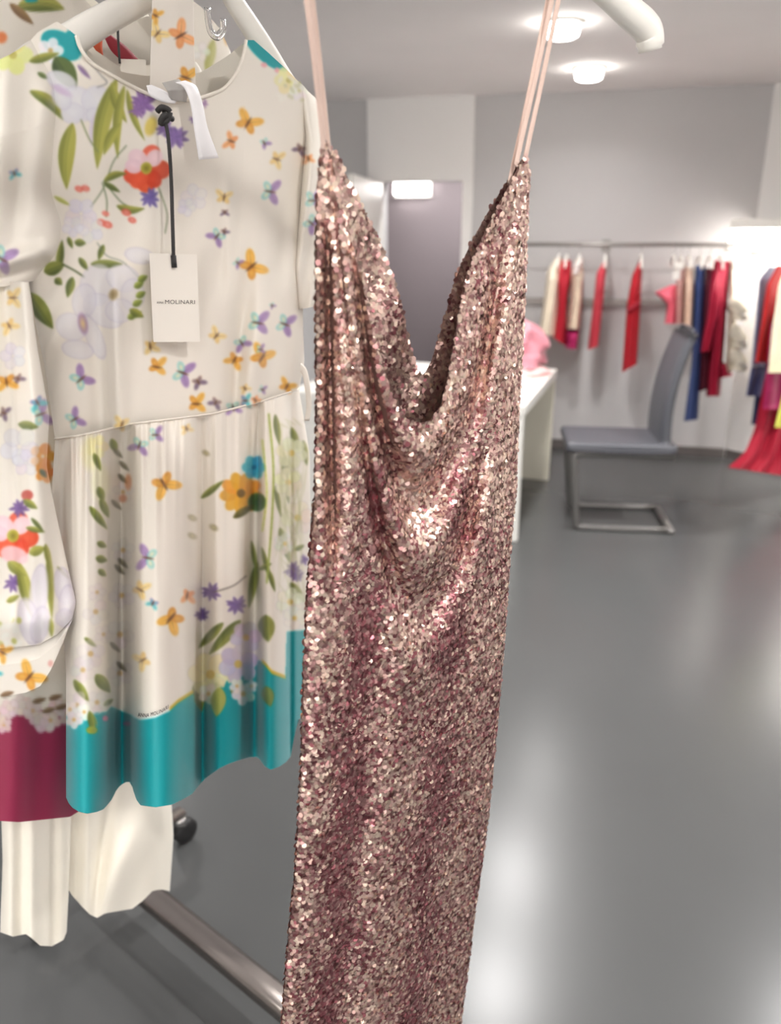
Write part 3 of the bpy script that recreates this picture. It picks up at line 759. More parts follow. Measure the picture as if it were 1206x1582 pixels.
def fab(name, rgb, r=.6, **k): return mat(name, rgb, r, **dict(dict(noise=.06, nscale=14, spec=.25), **k))
F_cream = fab('cream_knit', (238, 226, 205)); F_red = fab('red_crepe', (182, 38, 54)); F_lace = mat('cream_lace', (226, 210, 188), .7, noise=.25, nscale=60)
F_mag = fab('magenta_satin', (172, 44, 98), .4); F_coral = fab('coral_crepe', (208, 72, 86)); F_scar = fab('scarlet_crepe', (184, 36, 48))
F_rose = fab('rose_tulle', (232, 110, 128)); F_blush = mat('blush_lace', (214, 168, 162), .7, noise=.2, nscale=60); F_beige = mat('beige_lace', (236, 208, 186), .7, noise=.2, nscale=50)
F_navy = fab('denim_blue', (60, 78, 128)); F_crim = fab('crimson_wool', (176, 36, 64)); F_dark = fab('dark_wine', (92, 34, 48))
F_ruff = fab('cream_ruffle', (232, 222, 200)); F_bluegrey = fab('blue_grey_satin', (128, 134, 164), .4); F_navyd = fab('navy_crepe', (40, 44, 78))
F_yel = fab('yellow_silk', (236, 227, 200)); F_ylime = fab('lime_silk', (206, 206, 96)); F_cred = fab('crimson_tulle', (156, 18, 44)); F_red2 = fab('vermilion_crepe', (190, 48, 48))
G = 'clothes on the back wall rail'

def hook_at(px, label):
    a, _ = rail_ab(px, 385)
    cloth_hanger(W(a, RB, zr + .014 - .0153), WY, label)

g = rail_garment('blouse', 'cream long blouse, first garment on the back rail beside the gown', 'clothing', 0, [(858, 398), (845, 418), (840, 460), (832, 515)], [(868, 398), (866, 430), (862, 480), (858, 520)], F_cream, G, seed=1)
g = rail_garment('dress', 'deep red dress between the cream blouse and the pink-hemmed lace dress', 'dress', 0, [(866, 402), (857, 420), (860, 470), (852, 520)], [(882, 402), (882, 430), (876, 470), (874, 535)], F_red, G, seed=2)
g = rail_garment('lace_dress', 'short cream lace dress with a magenta hem band, third on the back rail', 'dress', 0, [(890, 400), (881, 420), (880, 460), (875, 508)], [(900, 400), (901, 425), (899, 460), (895, 508)], F_lace, G, seed=3)
b = rail_garment('hem_band', '', '', 0, [(875, 508.5), (872, 538)], [(895, 508.5), (892, 540)], F_mag, None, seed=3, nv=8, tagged=False, df=.17, back=.16); b.parent = g; b['label'] = 'magenta hem band'
b = rail_garment('collar', '', '', 0, [(894, 398), (884, 412), (883, 425)], [(899, 398), (899, 412), (896, 422)], mat('white_cotton', (246, 240, 236), .7), None, nv=10, tagged=False, df=.185, back=.17); b.parent = g
g = rail_garment('dress', 'light coral red dress hanging alone, mid length, on the back rail', 'dress', 0, [(932, 404), (921, 422), (916, 470), (907, 541)], [(938, 404), (935, 430), (929, 490), (924, 535)], F_coral, G, seed=4)
g = rail_garment('dress', 'long scarlet red dress with a waist tie hanging alone on the back rail', 'dress', 0, [(988, 402), (976, 425), (968, 470), (960, 576)], [(993, 402), (991, 430), (988, 490), (984, 562)], F_scar, G, seed=5)
b = mesh_obj('waist_tie', *sweep(catmull(at_plane(np.array([969, 978, 988]), np.array([480, 474, 468]), W(0, RB), -WY, .172), 6), .012, .018, n=8), fab('dark_red_tie', (150, 28, 44))); b.parent = g
g = rail_garment('tulle_blouse', 'rose pink tulle top with a flared sleeve behind the chair back', 'clothing', 0, [(1036, 440), (1010, 452), (1030, 470), (1026, 500)], [(1046, 440), (1047, 450), (1046, 470), (1046, 500)], F_rose, G, seed=6)
g = rail_garment('lace_dress', 'dusty blush lace dress beside the beige lace dress', 'dress', 0, [(1048, 412), (1044, 430), (1043, 500)], [(1057, 412), (1056, 440), (1054, 500)], F_blush, G, seed=7)
g = rail_garment('lace_dress', 'beige lace dress hanging beside the long denim blue dress', 'dress', 0, [(1058, 412), (1056, 440), (1052, 540)], [(1071, 412), (1072, 440), (1070, 530)], F_beige, G, seed=8)
g = rail_garment('dress', 'long denim blue dress, longest garment on the back rail', 'dress', 0, [(1074, 410), (1072, 440), (1068, 560), (1056, 651)], [(1090, 410), (1088, 440), (1084, 540), (1078, 648)], F_navy, G, seed=9)
g = rail_garment('coat', 'dark wine coat mostly hidden behind the crimson coat', 'coat', 0, [(1090, 414), (1086, 470), (1078, 606)], [(1104, 414), (1102, 470), (1094, 600)], F_dark, G, seed=10)
g = rail_garment('coat', 'crimson coat with wide sleeve between the blue dress and the cream ruffled dress', 'coat', 0, [(1104, 402), (1096, 430), (1094, 540), (1090, 612)], [(1128, 404), (1126, 440), (1118, 540), (1112, 612)], F_crim, G, seed=11, df=.19)
b = rail_garment('sleeve', '', '', 0, [(1106, 408), (1098, 430), (1090, 480), (1080, 545)], [(1116, 408), (1114, 440), (1110, 490), (1100, 542)], F_crim, None, seed=12, tagged=False, df=.235, back=-.14, nv=24); b.parent = g
b = rail_garment('peplum', '', '', 0, [(1112, 560), (1108, 585)], [(1120, 560), (1132, 580)], F_crim, None, seed=12, tagged=False, df=.2, back=.1, nv=8); b.parent = g
g = rail_garment('ruffled_dress', 'cream ruffled dress at the corner end of the back rail', 'dress', 0, [(1128, 404), (1126, 450), (1120, 575)], [(1134, 404), (1137, 440), (1139, 480), (1134, 530), (1130, 575)], F_ruff, G, seed=13)
for (yy, w_) in ((482, 11), (525, 10), (560, 9)):
    b = mesh_obj('ruffle', *sweep(catmull(at_plane(np.array([1126, 1134, 1142, 1140]), np.array([yy - 14, yy - 12, yy, yy + 12]), W(0, RB), -WY, .15), 6), .035, .05, n=10), F_ruff); b.parent = g
    b.data.polygons.foreach_set('use_smooth', [True] * len(b.data.polygons))
for px, lb in ((864, 'white hanger holding the cream blouse'), (876, 'white hanger holding the deep red dress'), (896, 'white hanger holding the pink-hemmed lace dress'), (936, 'white hanger holding the light coral dress'),
               (991, 'white hanger holding the long scarlet dress'), (1042, 'white hanger above the rose pink tulle top'), (1053, 'white hanger holding the blush lace dress'), (1065, 'white hanger holding the beige lace dress'), (1082, 'white hanger holding the denim blue dress'),
               (1098, 'white hanger holding the dark wine coat'), (1114, 'white hanger holding the crimson coat'), (1131, 'white hanger holding the cream ruffled dress')):
    hook_at(px, lb)
# paper tag on the empty-looking hanger
a, z = rail_ab(1043, 418)
o = mesh_obj('swing_tag', *box(a - .025, a + .02, RB - .17, RB - .168, z - .05, z + .06, RF), mat('white_card', (244, 240, 234), .6), None, False); tag(o, 'white card tag hanging above the rose pink tulle top', 'tag')

# ---------------------------------------------------------------- side wall rail
def RP(tt, off=.24, z=0): return cr + sx * tt - sy * off + np.array([0, 0, z])
ZR2 = 1.475
t = thing('side_rail', 'short clothes rail on the side wall under the bright pelmet', 'clothes rail', RP(.1, .24, ZR2))
part('rail_tube', sweep([RP(.12, .24, ZR2), RP(2.5, .24, ZR2)], .013, n=12), M_grail, t, True)
for tt in (.16, 2.4):
    part('bracket', box(tt - .01, tt + .01, -.24, -.0005, ZR2 - .01, ZR2 + .01, RW), M_grail, t)
G2 = 'clothes on the side wall rail'
def side(name, label, cat, tt, pl, pr, m, seed, df=.05, back=.05, **k):
    return rail_garment(name, label, cat, 0, pl, pr, m, G2, df=df, back=back, seed=seed, plane=RP(tt), nrm=sx, folds=9, amp=.5, **k)
side('gown', 'long navy gown hanging behind the blue-grey satin blouse on the side wall', 'dress', .40, [(1186, 412), (1176, 440), (1172, 560), (1160, 656)], [(1214, 412), (1216, 440), (1204, 560), (1192, 656)], F_navyd, 22)
g = side('satin_blouse', 'blue-grey satin blouse with a navy lower half, on the side wall rail', 'clothing', .54, [(1188, 412), (1172, 430), (1166, 500), (1160, 566)], [(1226, 412), (1232, 440), (1226, 500), (1220, 566)], F_bluegrey, 21)
b = side('lower_half', '', '', .54, [(1160, 566.5), (1152, 612)], [(1220, 566.5), (1214, 612)], fab('slate_navy', (66, 72, 112)), 21, nv=8, tagged=False, ); b.parent = g; b['label'] = 'slate navy lower half'
side('jacket', 'vermilion red jacket in front of the blue-grey satin blouse', 'clothing', .68, [(1200, 410), (1184, 440), (1176, 500), (1166, 560)], [(1240, 410), (1252, 440), (1250, 500), (1246, 560)], F_red2, 23)
side('tulle_gown', 'crimson tulle gown with a ruffled hem sweeping the floor', 'dress', .82, [(1210, 460), (1186, 560), (1166, 660), (1150, 700), (1124, 722)], [(1256, 460), (1262, 560), (1262, 660), (1258, 700), (1256, 742)], F_cred, 24, df=.09, back=.09)
side('skirt', 'magenta skirt hanging behind the cream blouse on the side wall rail', 'clothing', .94, [(1190, 500), (1184, 570), (1178, 632)], [(1268, 500), (1274, 570), (1276, 632)], F_mag, 26)
side('blouse', 'cream silk blouse, nearest garment on the side wall rail', 'clothing', 1.06, [(1216, 408), (1202, 440), (1192, 510), (1186, 576)], [(1262, 408), (1280, 440), (1284, 510), (1284, 576)], F_yel, 25)
side('scarf', 'lime yellow silk scarf hanging over the crimson tulle gown', 'scarf', 1.18, [(1214, 580), (1206, 620), (1196, 660)], [(1240, 580), (1246, 620), (1250, 665)], F_ylime, 27)
for tt, lb in ((.40, 'white hanger holding the long navy gown'), (.54, 'white hanger holding the blue-grey satin blouse'), (.68, 'white hanger holding the vermilion jacket'), (.82, 'white hanger holding the crimson tulle gown'), (1.06, 'white hanger holding the cream silk blouse')):
    cloth_hanger(RP(tt, .24, ZR2 + .013 - .0153), sy, lb, group='white hangers on the side wall rail')

# ---------------------------------------------------------------- the near garment rack
RD = np.array([.777, -.629, 0]); RN = np.array([.629, .777, 0])
FC_ = np.array([-.27, 1.10, 0])                       # floral dress hangs here
RAILZ = 2.035
E0 = np.array([-.40, 1.38, 0]) - .42 * RD; E1 = E0 + 1.95 * RD
def on_rail(p): return FC_ + RD * float((np.asarray(p) - FC_) @ RD)
offn = float((FC_ - E0) @ RN)
t = thing('garment_rack', 'rolling steel garment rack with a low cross tube and black castors, holding the near dresses', 'garment rack', E0)
up = np.array([0, 0, 1.])
part('base_tube', sweep([E0 + up * .115, E1 + up * .115], .030, .017, n=16, sq=.6), M_dsteel, t, True)
for E in (E0, E1):
    part('foot', sweep([E - RN * .20 + up * .098, E + RN * .245 + up * .098], .018, .012, n=12, sq=.6), M_dsteel, t, True)
    Pp = E + RN * offn
    part('post', sweep([Pp + up * .10, Pp + up * (RAILZ - .0)], .014, n=14), M_steel, t, True)
    for s_ in (-.185, .235):
        c0 = E + RN * s_
        w_ = part('castor', lathe([(.004, .086), (.016, .086), (.018, .074), (.016, .068), (.020, .062)], 16, c0), M_steel, t, True)
        wh = mesh_obj('castor_fork', *box(-.012, .012, -.012, .03, .04, .068, (c0, RD, RN)), M_rubber, w_, False); bevel(wh, .004)
        V, Fc = lathe([(.010, -.016), (.030, -.016), (.035, -.011), (.035, .011), (.030, .016), (.010, .016)], 24, (0, 0, 0), 'x')
        V = np.array([c0 + RN * .012 + RD * p[0] + RN * p[1] + up * (p[2] + .0352) for p in V])
        mesh_obj('castor_wheel', V, Fc, M_rubber, w_, True)
part('hanging_rail', sweep([E0 + RN * offn - RD * .02 + up * RAILZ, E1 + RN * offn + RD * .02 + up * RAILZ], .0135, n=14), M_steel, t, True)

# ---------------------------------------------------------------- near garments: printed silk dress with turquoise hem
M_silk = mat('printed_silk', CREAM, 0.42, attr='Col', spec=0.4, sheen=.15, bump=.12, bscale=900)
M_silk2 = mat('printed_silk_behind', CREAM, 0.42, attr='Col', spec=0.4, sheen=.15, bump=.12, bscale=900)
M_trim = mat('cream_silk_trim', (238, 230, 218), 0.4, spec=.4)
M_ribbon = mat('white_satin_ribbon', (244, 242, 244), 0.35, spec=.5)
M_greysatin = mat('grey_satin_label', (168, 164, 160), 0.35, spec=.5)
M_card = mat('ivory_card', (240, 234, 224), 0.6)
M_cord = mat('black_cord', (40, 38, 38), 0.6)
M_ink = mat('black_ink', (70, 66, 64), 0.6)
M_inkd = mat('dark_print_ink', (40, 40, 48), 0.6)

DN = np.array([.772, -.636, 0]); DU = np.array([.636, .772, 0]); P1 = FC_
def cyl(x, c, r, p=.5): return np.clip(1 - ((x - c) / r) ** 2, 0, 1) ** p
def sstep(x, a, b):
    t_ = np.clip((x - a) / (b - a), 0, 1); return t_ * t_ * (3 - 2 * t_)
def hsmooth(A, k):
    w = np.hanning(k + 2)[1:-1]; w /= w.sum()
    Ap = np.pad(A, ((0, 0), (k // 2, k - 1 - k // 2)), mode='edge')
    return np.apply_along_axis(lambda r: np.convolve(r, w, 'valid'), 1, Ap)
def gauss(x, c, s): return np.exp(-((x - c) / s) ** 2)

canv = paint_turquoise_dress()
fd = thing('printed_dress', 'cream silk dress printed with flowers and butterflies, turquoise hem, on the near rack', 'dress', (*FC_[:2], 1.2))

# bodice
NECK = [(118, 55), (124, 74), (140, 96), (172, 116), (205, 134), (228, 145), (252, 154), (275, 157), (300, 153), (320, 148), (345, 137), (362, 118), (372, 98), (377, 80), (380, 62)]
top = [(20, 104), (38, 74), (58, 50), (88, 33), (104, 44)] + NECK + [(392, 62), (415, 82), (440, 105), (465, 130), (486, 156)]
waist = [(85, 679), (115, 675), (150, 668), (200, 656), (260, 649), (330, 640), (400, 622), (462, 602)]
Lb = [(20, 104), (30, 180), (38, 300), (44, 430), (55, 500), (70, 570), (85, 679)]
Rb = [(486, 156), (482, 220), (474, 320), (468, 420), (468, 500), (470, 560), (462, 602)]
nu, nv = 380, 400
S, u, v = coons(top, waist, Lb, Rb, nu, nv, 21, by_top='x', by_bot='x')
X, Y = S[..., 0], S[..., 1]
half = np.sqrt(np.clip(1 - (2 * u - 1) ** 2, 0, 1))
r1 = np.random.default_rng(11)
neckdip = .018 * gauss(X, 265, 90) * gauss(Y, 140, 90)
wr = .0035 * np.sin(X / 13. + Y / 90. + 2 * np.sin(Y / 70.)) * sstep(Y, 150, 330) * (.4 + .6 * gauss(X, 420, 90))
wr += .010 * gauss(X + (Y - 500) * .12, 400, 16) * sstep(Y, 330, 470) - .008 * gauss(X + (Y - 500) * .10, 372, 12) * sstep(Y, 330, 450)
wr += .009 * gauss(X - (Y - 480) * .05, 178, 14) * sstep(Y, 380, 470) - .007 * gauss(X - (Y - 480) * .04, 150, 16) * sstep(Y, 380, 480)
wr += .012 * gauss((X - 95) * .8 + (Y - 520) * .55, 0, 30) * gauss(Y, 540, 90) - .012 * gauss((X - 78) * .9 + (Y - 560) * .4, 0, 16) * gauss(Y, 590, 60)
wr += .006 * gauss(X - (Y - 300) * .02, 352, 9) * gauss(Y, 360, 90) + .012 * gauss(X, 458, 16) * sstep(Y, 280, 400)
wr += .005 * np.sin(X / 31. + .8) * gauss(Y, 420, 160)
db_ = lambda x: .052 * x
dfront = .052 * half ** 1.2 + neckdip * 0 + 1.8 * wr * half ** .3
dfront = hsmooth(dfront, 7)
bt = np.interp(np.linspace(20, 486, 60), [20, 58, 88, 118, 140, 190, 250, 310, 355, 380, 415, 486], [104, 50, 33, 55, 84, 112, 120, 112, 84, 62, 82, 156])
V, Fc, px = garment(S, u, v, P1, DN, dfront, lambda U, Vv: .05 * np.sqrt(np.clip(1 - (2 * U - 1) ** 2, 0, 1)), nb=60, back_top=bt)
bod_off = (X, Y, dfront)
o = part('bodice', (V, Fc), M_silk, fd, True, colors=canv.sample(px))
def bod_pt(x, y, extra=0.0):
    k = np.argmin((X - x) ** 2 + (Y - y) ** 2); return at_plane(np.array(float(x)), np.array(float(y)), P1, DN, dfront.flat[k] + extra)
nb_pts = np.array([bod_pt(x, y, .0015) for (x, y) in NECK])
part('neck_binding', sweep(catmull(nb_pts, 4), .0021, n=8), M_trim, fd, True)

# skirt
hem = [(102, 1232), (106, 1241), (112, 1248), (122, 1254), (135, 1257), (150, 1254), (160, 1250), (172, 1236), (179, 1222), (186, 1213), (195, 1208), (203, 1208), (206, 1222), (211, 1236), (217, 1244), (240, 1247), (265, 1243), (285, 1233), (297, 1226), (306, 1214), (320, 1200), (340, 1186), (355, 1179), (370, 1174), (385, 1170), (398, 1169), (404, 1177), (409, 1184), (418, 1189), (432, 1184), (442, 1177), (449, 1168), (454, 1140), (460, 1112), (467, 1107)]
wtop = [(x, y + 1) for (x, y) in waist]
Ls = [(85, 680), (80, 760), (92, 880), (102, 1040), (102, 1232)]
Rs = [(462, 603), (478, 700), (480, 850), (472, 975), (467, 1107)]
nu, nv = 460, 430
S, u, v = coons(wtop, hem, Ls, Rs, nu, nv, 25, by_top='x', by_bot='x')
X, Y = S[..., 0], S[..., 1]
half = np.sqrt(np.clip(1 - (2 * u - 1) ** 2, 0, 1))
prof = cyl(X, 132, 37, .6) + 1.12 * cyl(X, 253, 49, .55) + .35 * cyl(X, 352, 40, .8) + .95 * cyl(X, 424, 24, .6) + .25 * gauss(X, 455, 8)
prof = hsmooth(prof, 9)
A = .022 + .080 * v[:, :] ** .65
gath = np.zeros_like(X)
for i in range(30):
    xc = 90 + i * 12.6 + r1.random() * 7; w_ = 3.5 + r1.random() * 4
    gath += (.005 + .006 * r1.random()) * gauss(X - (Y - 660) * .01 * (r1.random() - .5), xc, w_) * np.exp(-((v) / (.10 + .30 * r1.random())) ** 1.3)
micro = .0022 * np.sin(X / 9. + 3 * np.sin(Y / 160.)) * (1 - v) + .003 * np.sin(X / 17. + 1.3 + Y / 400.)
dfront = .05 * half ** 1.1 + A * prof + gath + micro * half - .095 * v ** .35 * gauss(X, 188, 15) - .06 * v ** .5 * gauss(X, 314, 14) - .045 * v ** .5 * gauss(X, 389, 11) - .03 * v ** .5 * gauss(X, 90, 10)
dfront = hsmooth(dfront, 5)
V, Fc, px = garment(S, u, v, P1, DN, dfront, lambda U, Vv: (.12 + .05 * Vv) * np.sqrt(np.clip(1 - (2 * U - 1) ** 2, 0, 1)) * (1 + .18 * np.sin(U * 22) * Vv), nb=70)
o = part('skirt', (V, Fc), M_silk, fd, True, colors=canv.sample(px))
SKX, SKY, SKD = X, Y, dfront
def sk_off(x, y):
    k = np.argmin((SKX - x) ** 2 + (SKY - y) ** 2); return SKD.flat[k]
ws = np.array([bod_pt(x, y - 1, .001) for (x, y) in resample(waist, 60, 'x')])
part('waist_seam', sweep(ws, .0014, n=8), M_trim, fd, True)

# sleeves
def puff(name, top, bot, L, R, depth, back, wr=None, nu=150, nv=200, P=P1, n=DN, off=0.0, cv=canv, parent=fd, m=M_silk, base=.0):
    S, u, v = coons(top, bot, L, R, nu, nv, 15)
    half = np.sqrt(np.clip(1 - (2 * u - 1) ** 2, 0, 1))
    d = off + depth * half * np.clip(.25 + v * 2.2, 0, 1)
    if wr is not None: d = d + wr(S[..., 0], S[..., 1], u, v) * half ** .4
    V, Fc, px = garment(S, u, v, P, n, d, lambda U, Vv: back * np.sqrt(np.clip(1 - (2 * U - 1) ** 2, 0, 1)) * np.clip(.25 + Vv * 2.2, 0, 1) - off, nb=30)
    return part(name, (V, Fc), m, parent, True, colors=cv.sample(px))
def wl(X, Y, u, v):
    return .016 * gauss(X + (Y - 380) * -.25, 78, 16) * gauss(Y, 375, 60) + .010 * gauss(X + (Y - 250) * .12, 62, 14) * gauss(Y, 230, 120) - .012 * gauss(X + (Y - 250) * .1, 30, 16) * gauss(Y, 260, 110) + .010 * gauss(X + (Y - 200) * .05, 5, 14) * gauss(Y, 250, 160) \
        + .018 * gauss(Y + X * .3, 408, 16) - .012 * gauss(Y + X * .3, 430, 10)
puff('sleeve', [(-46, 116), (-10, 96), (16, 84), (38, 70), (58, 52)], [(-75, 450), (-30, 446), (10, 442), (52, 434)], [(-46, 116), (-85, 250), (-75, 450)],
     [(58, 52), (86, 120), (90, 160), (84, 240), (80, 290), (98, 345), (86, 395), (52, 434)], .06, .05, wl, off=.012)
def wr2(X, Y, u, v):
    return .006 * np.sin(X / 5. + Y / 40.) * sstep(Y, 200, 300)
puff('sleeve', [(462, 124), (475, 140), (488, 152)], [(460, 478), (474, 476), (500, 470)], [(462, 124), (472, 210), (463, 320), (452, 410), (460, 478)],
     [(488, 152), (497, 175), (502, 260), (505, 380), (500, 470)], .045, .05, wr2, off=.005, nu=90)

# belt loop, neck label, ribbon
part('belt_loop', sweep(catmull(np.array([bod_pt(x, y, .008) for (x, y) in ((462, 566), (470, 575), (475, 600), (477, 628), (474, 650))]), 5), .006, .0012, up=DN, n=8), M_trim, fd, True)
def strip(name, L, R, off, m, parent, P=P1, n=DN, nvv=24, thick=.0006, colors=None, nu_=4, bow=0.0):
    l = resample(catmull(L, 8), nvv); r = resample(catmull(R, 8), nvv); nn = nu_ + 1
    uu = np.linspace(0, 1, nn)[None, :, None]
    G_ = l[:, None] * (1 - uu) + r[:, None] * uu
    of = np.interp(np.linspace(0, 1, nvv), np.linspace(0, 1, len(np.atleast_1d(off))), np.atleast_1d(off))[:, None] * np.ones((1, nn)) + bow * np.sin(np.pi * np.linspace(0, 1, nn))[None]
    V = at_plane(G_[..., 0], G_[..., 1], P, n, of).reshape(-1, 3)
    V2 = at_plane(G_[..., 0], G_[..., 1], P, n, of - thick).reshape(-1, 3)
    f1 = grid_faces(nvv, nn); f2 = f1[:, ::-1] + len(V)
    edge = [i * nn for i in range(nvv)] + [(nvv - 1) * nn + j for j in range(1, nn)] + [i * nn + nn - 1 for i in range(nvv - 2, -1, -1)] + [j for j in range(nn - 2, 0, -1)]
    Fq = [tuple(q) for q in f1] + [tuple(q) for q in f2]
    for a, b in zip(edge, edge[1:] + edge[:1]): Fq.append((b, a, a + len(V), b + len(V)))
    o = mesh_obj(name, np.vstack([V, V2]), Fq, m, None, True, colors=colors(np.vstack([G_.reshape(-1, 2)] * 2)) if colors else None)
    if parent is not None: put_local(o, parent)
    return o
strip('ribbon', [(268, 128), (283, 134), (294, 160), (299, 195), (307, 247)], [(286, 124), (303, 133), (313, 160), (321, 198), (338, 244)], [.062, .074, .076, .076, .082], M_ribbon, fd, bow=.003)
strip('grey_label', [(250, 128), (258, 140), (262, 154)], [(276, 122), (290, 135), (288, 158)], [.058, .066, .060], M_greysatin, fd, bow=.004)
strip('neck_label', [(226, 132), (232, 148), (252, 158), (270, 160)], [(234, 131), (250, 138), (264, 146), (277, 152)], [.057, .061, .062, .06], M_ribbon, fd)

# printed hem lettering
def text_verts(s, font_space=1.0):
    c = bpy.data.curves.new('lettering', 'FONT'); c.body = s; c.size = 1.0; c.resolution_u = 3; c.space_character = font_space
    tmp = bpy.data.objects.new('lettering', c); COL.objects.link(tmp)
    dg = bpy.context.evaluated_depsgraph_get(); me = bpy.data.meshes.new_from_object(tmp.evaluated_get(dg))
    V = np.array([v.co[:] for v in me.vertices]); Fq = [tuple(p.vertices) for p in me.polygons]
    bpy.data.objects.remove(tmp); bpy.data.curves.remove(c); bpy.data.meshes.remove(me)
    V[:, 0] -= V[:, 0].min(); V[:, 1] -= V[:, 1].min()
    return V, Fq
TV, TF_ = text_verts('ANNA MOLINARI', 1.1)
tw, th = TV[:, 0].max(), TV[:, 1].max()
bx = np.array([213, 226, 240, 252, 260]); by = np.array([1107, 1108.5, 1105, 1100, 1094.5])
x = 213 + TV[:, 0] / tw * 47; y = np.interp(x, bx, by) - TV[:, 1] / th * 6.0
V = np.array([at_plane(np.array(a), np.array(b), P1, DN, sk_off(a, b) + .0012) for a, b in zip(x, y)])
part('lettering', (V, TF_), M_inkd, fd, False)['label'] = 'small dark lettering along the hem border'

# swing tag of the dress
tg = thing('swing_tag', 'ivory card price tag lettered in black, hanging on a black cord over the printed dress', 'tag', bod_pt(268, 400, .02))
C4 = np.array([(230.5, 391), (304, 393), (309, 528), (237, 528.5)], float); offc = .078
Vf = at_plane(C4[:, 0], C4[:, 1], P1, DN, offc); Vb_ = at_plane(C4[:, 0], C4[:, 1], P1, DN, offc - .0012)
o = part('card', (np.vstack([Vf, Vb_]), [(0, 3, 2, 1), (4, 5, 6, 7), (0, 1, 5, 4), (1, 2, 6, 5), (2, 3, 7, 6), (3, 0, 4, 7)]), M_card, tg)
def card_text(s, x0, x1, yb, hh):
    TV, Tf = text_verts(s, 1.05)
    x = x0 + TV[:, 0] / TV[:, 0].max() * (x1 - x0); y = yb + (x - 240) * .012 - TV[:, 1] / TV[:, 1].max() * hh
    return at_plane(x, y, P1, DN, offc + .0004), Tf
mesh_obj('lettering', *join(card_text('ANNA', 242, 252.5, 469, 3.4), card_text('MOLINARI', 255, 301, 469.2, 6.2)), M_ink, o, False)
cp = [(252, 168, .066), (255, 185, .072), (260, 215, .076), (264, 270, .079), (266, 330, .080), (267.5, 380, .081), (268, 400, .080)]
cpts = np.array([at_plane(np.array(float(a)), np.array(float(b)), P1, DN, d) for a, b, d in cp])
part('cord', sweep(catmull(cpts, 5), [.0022] * 30 + [.0024] * (len(catmull(cpts, 5)) - 30), n=8), M_cord, tg, True)
kn = catmull(np.array([at_plane(np.array(float(a)), np.array(float(b)), P1, DN, d) for a, b, d in ((243, 172, .062), (250, 166, .070), (262, 172, .074), (258, 186, .074), (248, 190, .070), (254, 178, .076), (266, 184, .07))]), 5)
part('knot', sweep(kn, .0034, n=8), M_cord, tg, True)
part('seal', sweep(np.array([cpts[-1] + up * .004, cpts[-1] - up * .010]), .0034, n=8), M_cord, tg, True)

# ---------------------------------------------------------------- hangers on the near rack
def near_hanger(name, label, centre, left_end, right_end, m, rad, hookdir, lift=.0, extra=None):
    t = thing(name, label, 'hanger', centre, None)
    c = np.asarray(centre)
    l = np.asarray(left_end); r = np.asarray(right_end)
    def arm(e):
        d = e - c
        return [c + d * 0, c + d * .3 + up * .004, c + d * .62 + up * .006, c + d * .85 + up * .003, e + up * .0, e + d * .03 - up * .018]
    pts = list(reversed(arm(l)))[:-1] + arm(r)
    P = catmull(pts, 7); k = len(P)
    s = np.abs(np.linspace(-1, 1, k))
    rx = rad * (.85 + .3 * np.clip((s - .2) / .6, 0, 1)) ; rx = rx * np.where(s > .96, .85, 1)
    part('shoulder_bar', sweep(P, rx * .75, rx, n=16), m, t, True)
    top = on_rail(c) + up * (RAILZ + .0135 - .0015)
    hd = hookdir
    hk = [top + hd * -.024 - up * .012, top + hd * -.020 + up * .004, top + up * .016 * 1.0, top + hd * .020 + up * .004, top + hd * .018 - up * .02, (top + c) / 2 + hd * .004, c + up * .01]
    part('hook', sweep(catmull(hk, 6), .002, n=8), M_steel, t, True)
    return t
cB = at_plane(np.array(325.), np.array(-50.), P1, DN, -.012); 
near_hanger('clothes_hanger', 'thick white plastic hanger inside the neckline of the turquoise-hemmed printed dress', cB, at_plane(np.array(45.), np.array(104.), P1, DN, -.012), at_plane(np.array(448.), np.array(146.), P1, DN, -.012), M_hang, .0165, RN)
# sash looped over the hanger
sashc = Canvas(200, -100, 340, 220, (232, 224, 214))
sashc.butterfly(279, 55, 46, -30, 'a'); sashc.butterfly(287, 120, 40, 20, 'o'); sashc.butterfly(243, 52, 34, -50, 'y'); sashc.butterfly(240, 24, 24, 30, 'o'); sashc.butterfly(270, -30, 34, 0, 'p'); sashc.soften(3)
strip('sash', [(236, -70), (235, 0), (233, 70), (231, 140)], [(300, -70), (299, 0), (300, 70), (303, 150)], [.030, .034, .03, .026], M_silk, fd, nvv=200, nu_=60, bow=.006, colors=lambda q: sashc.sample(q))['label'] = 'butterfly printed sash looped over the hanger'
M_clear = mat('clear_plastic', (245, 245, 245), 0.05, trans=1.0)
clp = [at_plane(np.array(float(a)), np.array(float(b)), P1, DN, .035) for a, b in ((320, 12), (322, 34), (326, 50), (336, 56), (344, 46), (344, 30))]
tag(mesh_obj('garment_clip', *sweep(catmull(clp, 6), .0050, .0016, up=DN, n=10), M_clear), 'small clear plastic hanger clip beside the butterfly sash', 'clip')

# ---------------------------------------------------------------- second printed dress, burgundy hem, behind
canv2 = paint_burgundy_dress()
P2 = FC_ - RD * .16
bd = thing('printed_dress', 'floral silk dress with a burgundy hem and long cuffed sleeve, behind the turquoise-hemmed one', 'dress', (*P2[:2], 1.2))
top = [(-130, 55), (-80, 10), (-20, -10), (40, -22), (104, -30), (113, 10), (126, 46), (148, 78), (180, 100), (205, 106), (232, 100), (255, 78), (272, 30), (282, -10), (310, 10), (340, 45), (356, 80)]
bot = [(-180, 1262), (-120, 1268), (-40, 1266), (30, 1270), (108, 1262), (150, 1236), (180, 1196), (250, 1190), (320, 1150), (380, 1120)]
S, u, v = coons(top, bot, [(-130, 55), (-110, 400), (-90, 640), (-150, 900), (-180, 1262)], [(356, 80), (360, 300), (370, 620), (400, 900), (380, 1120)], 300, 420, 21, by_top='x', by_bot='x')
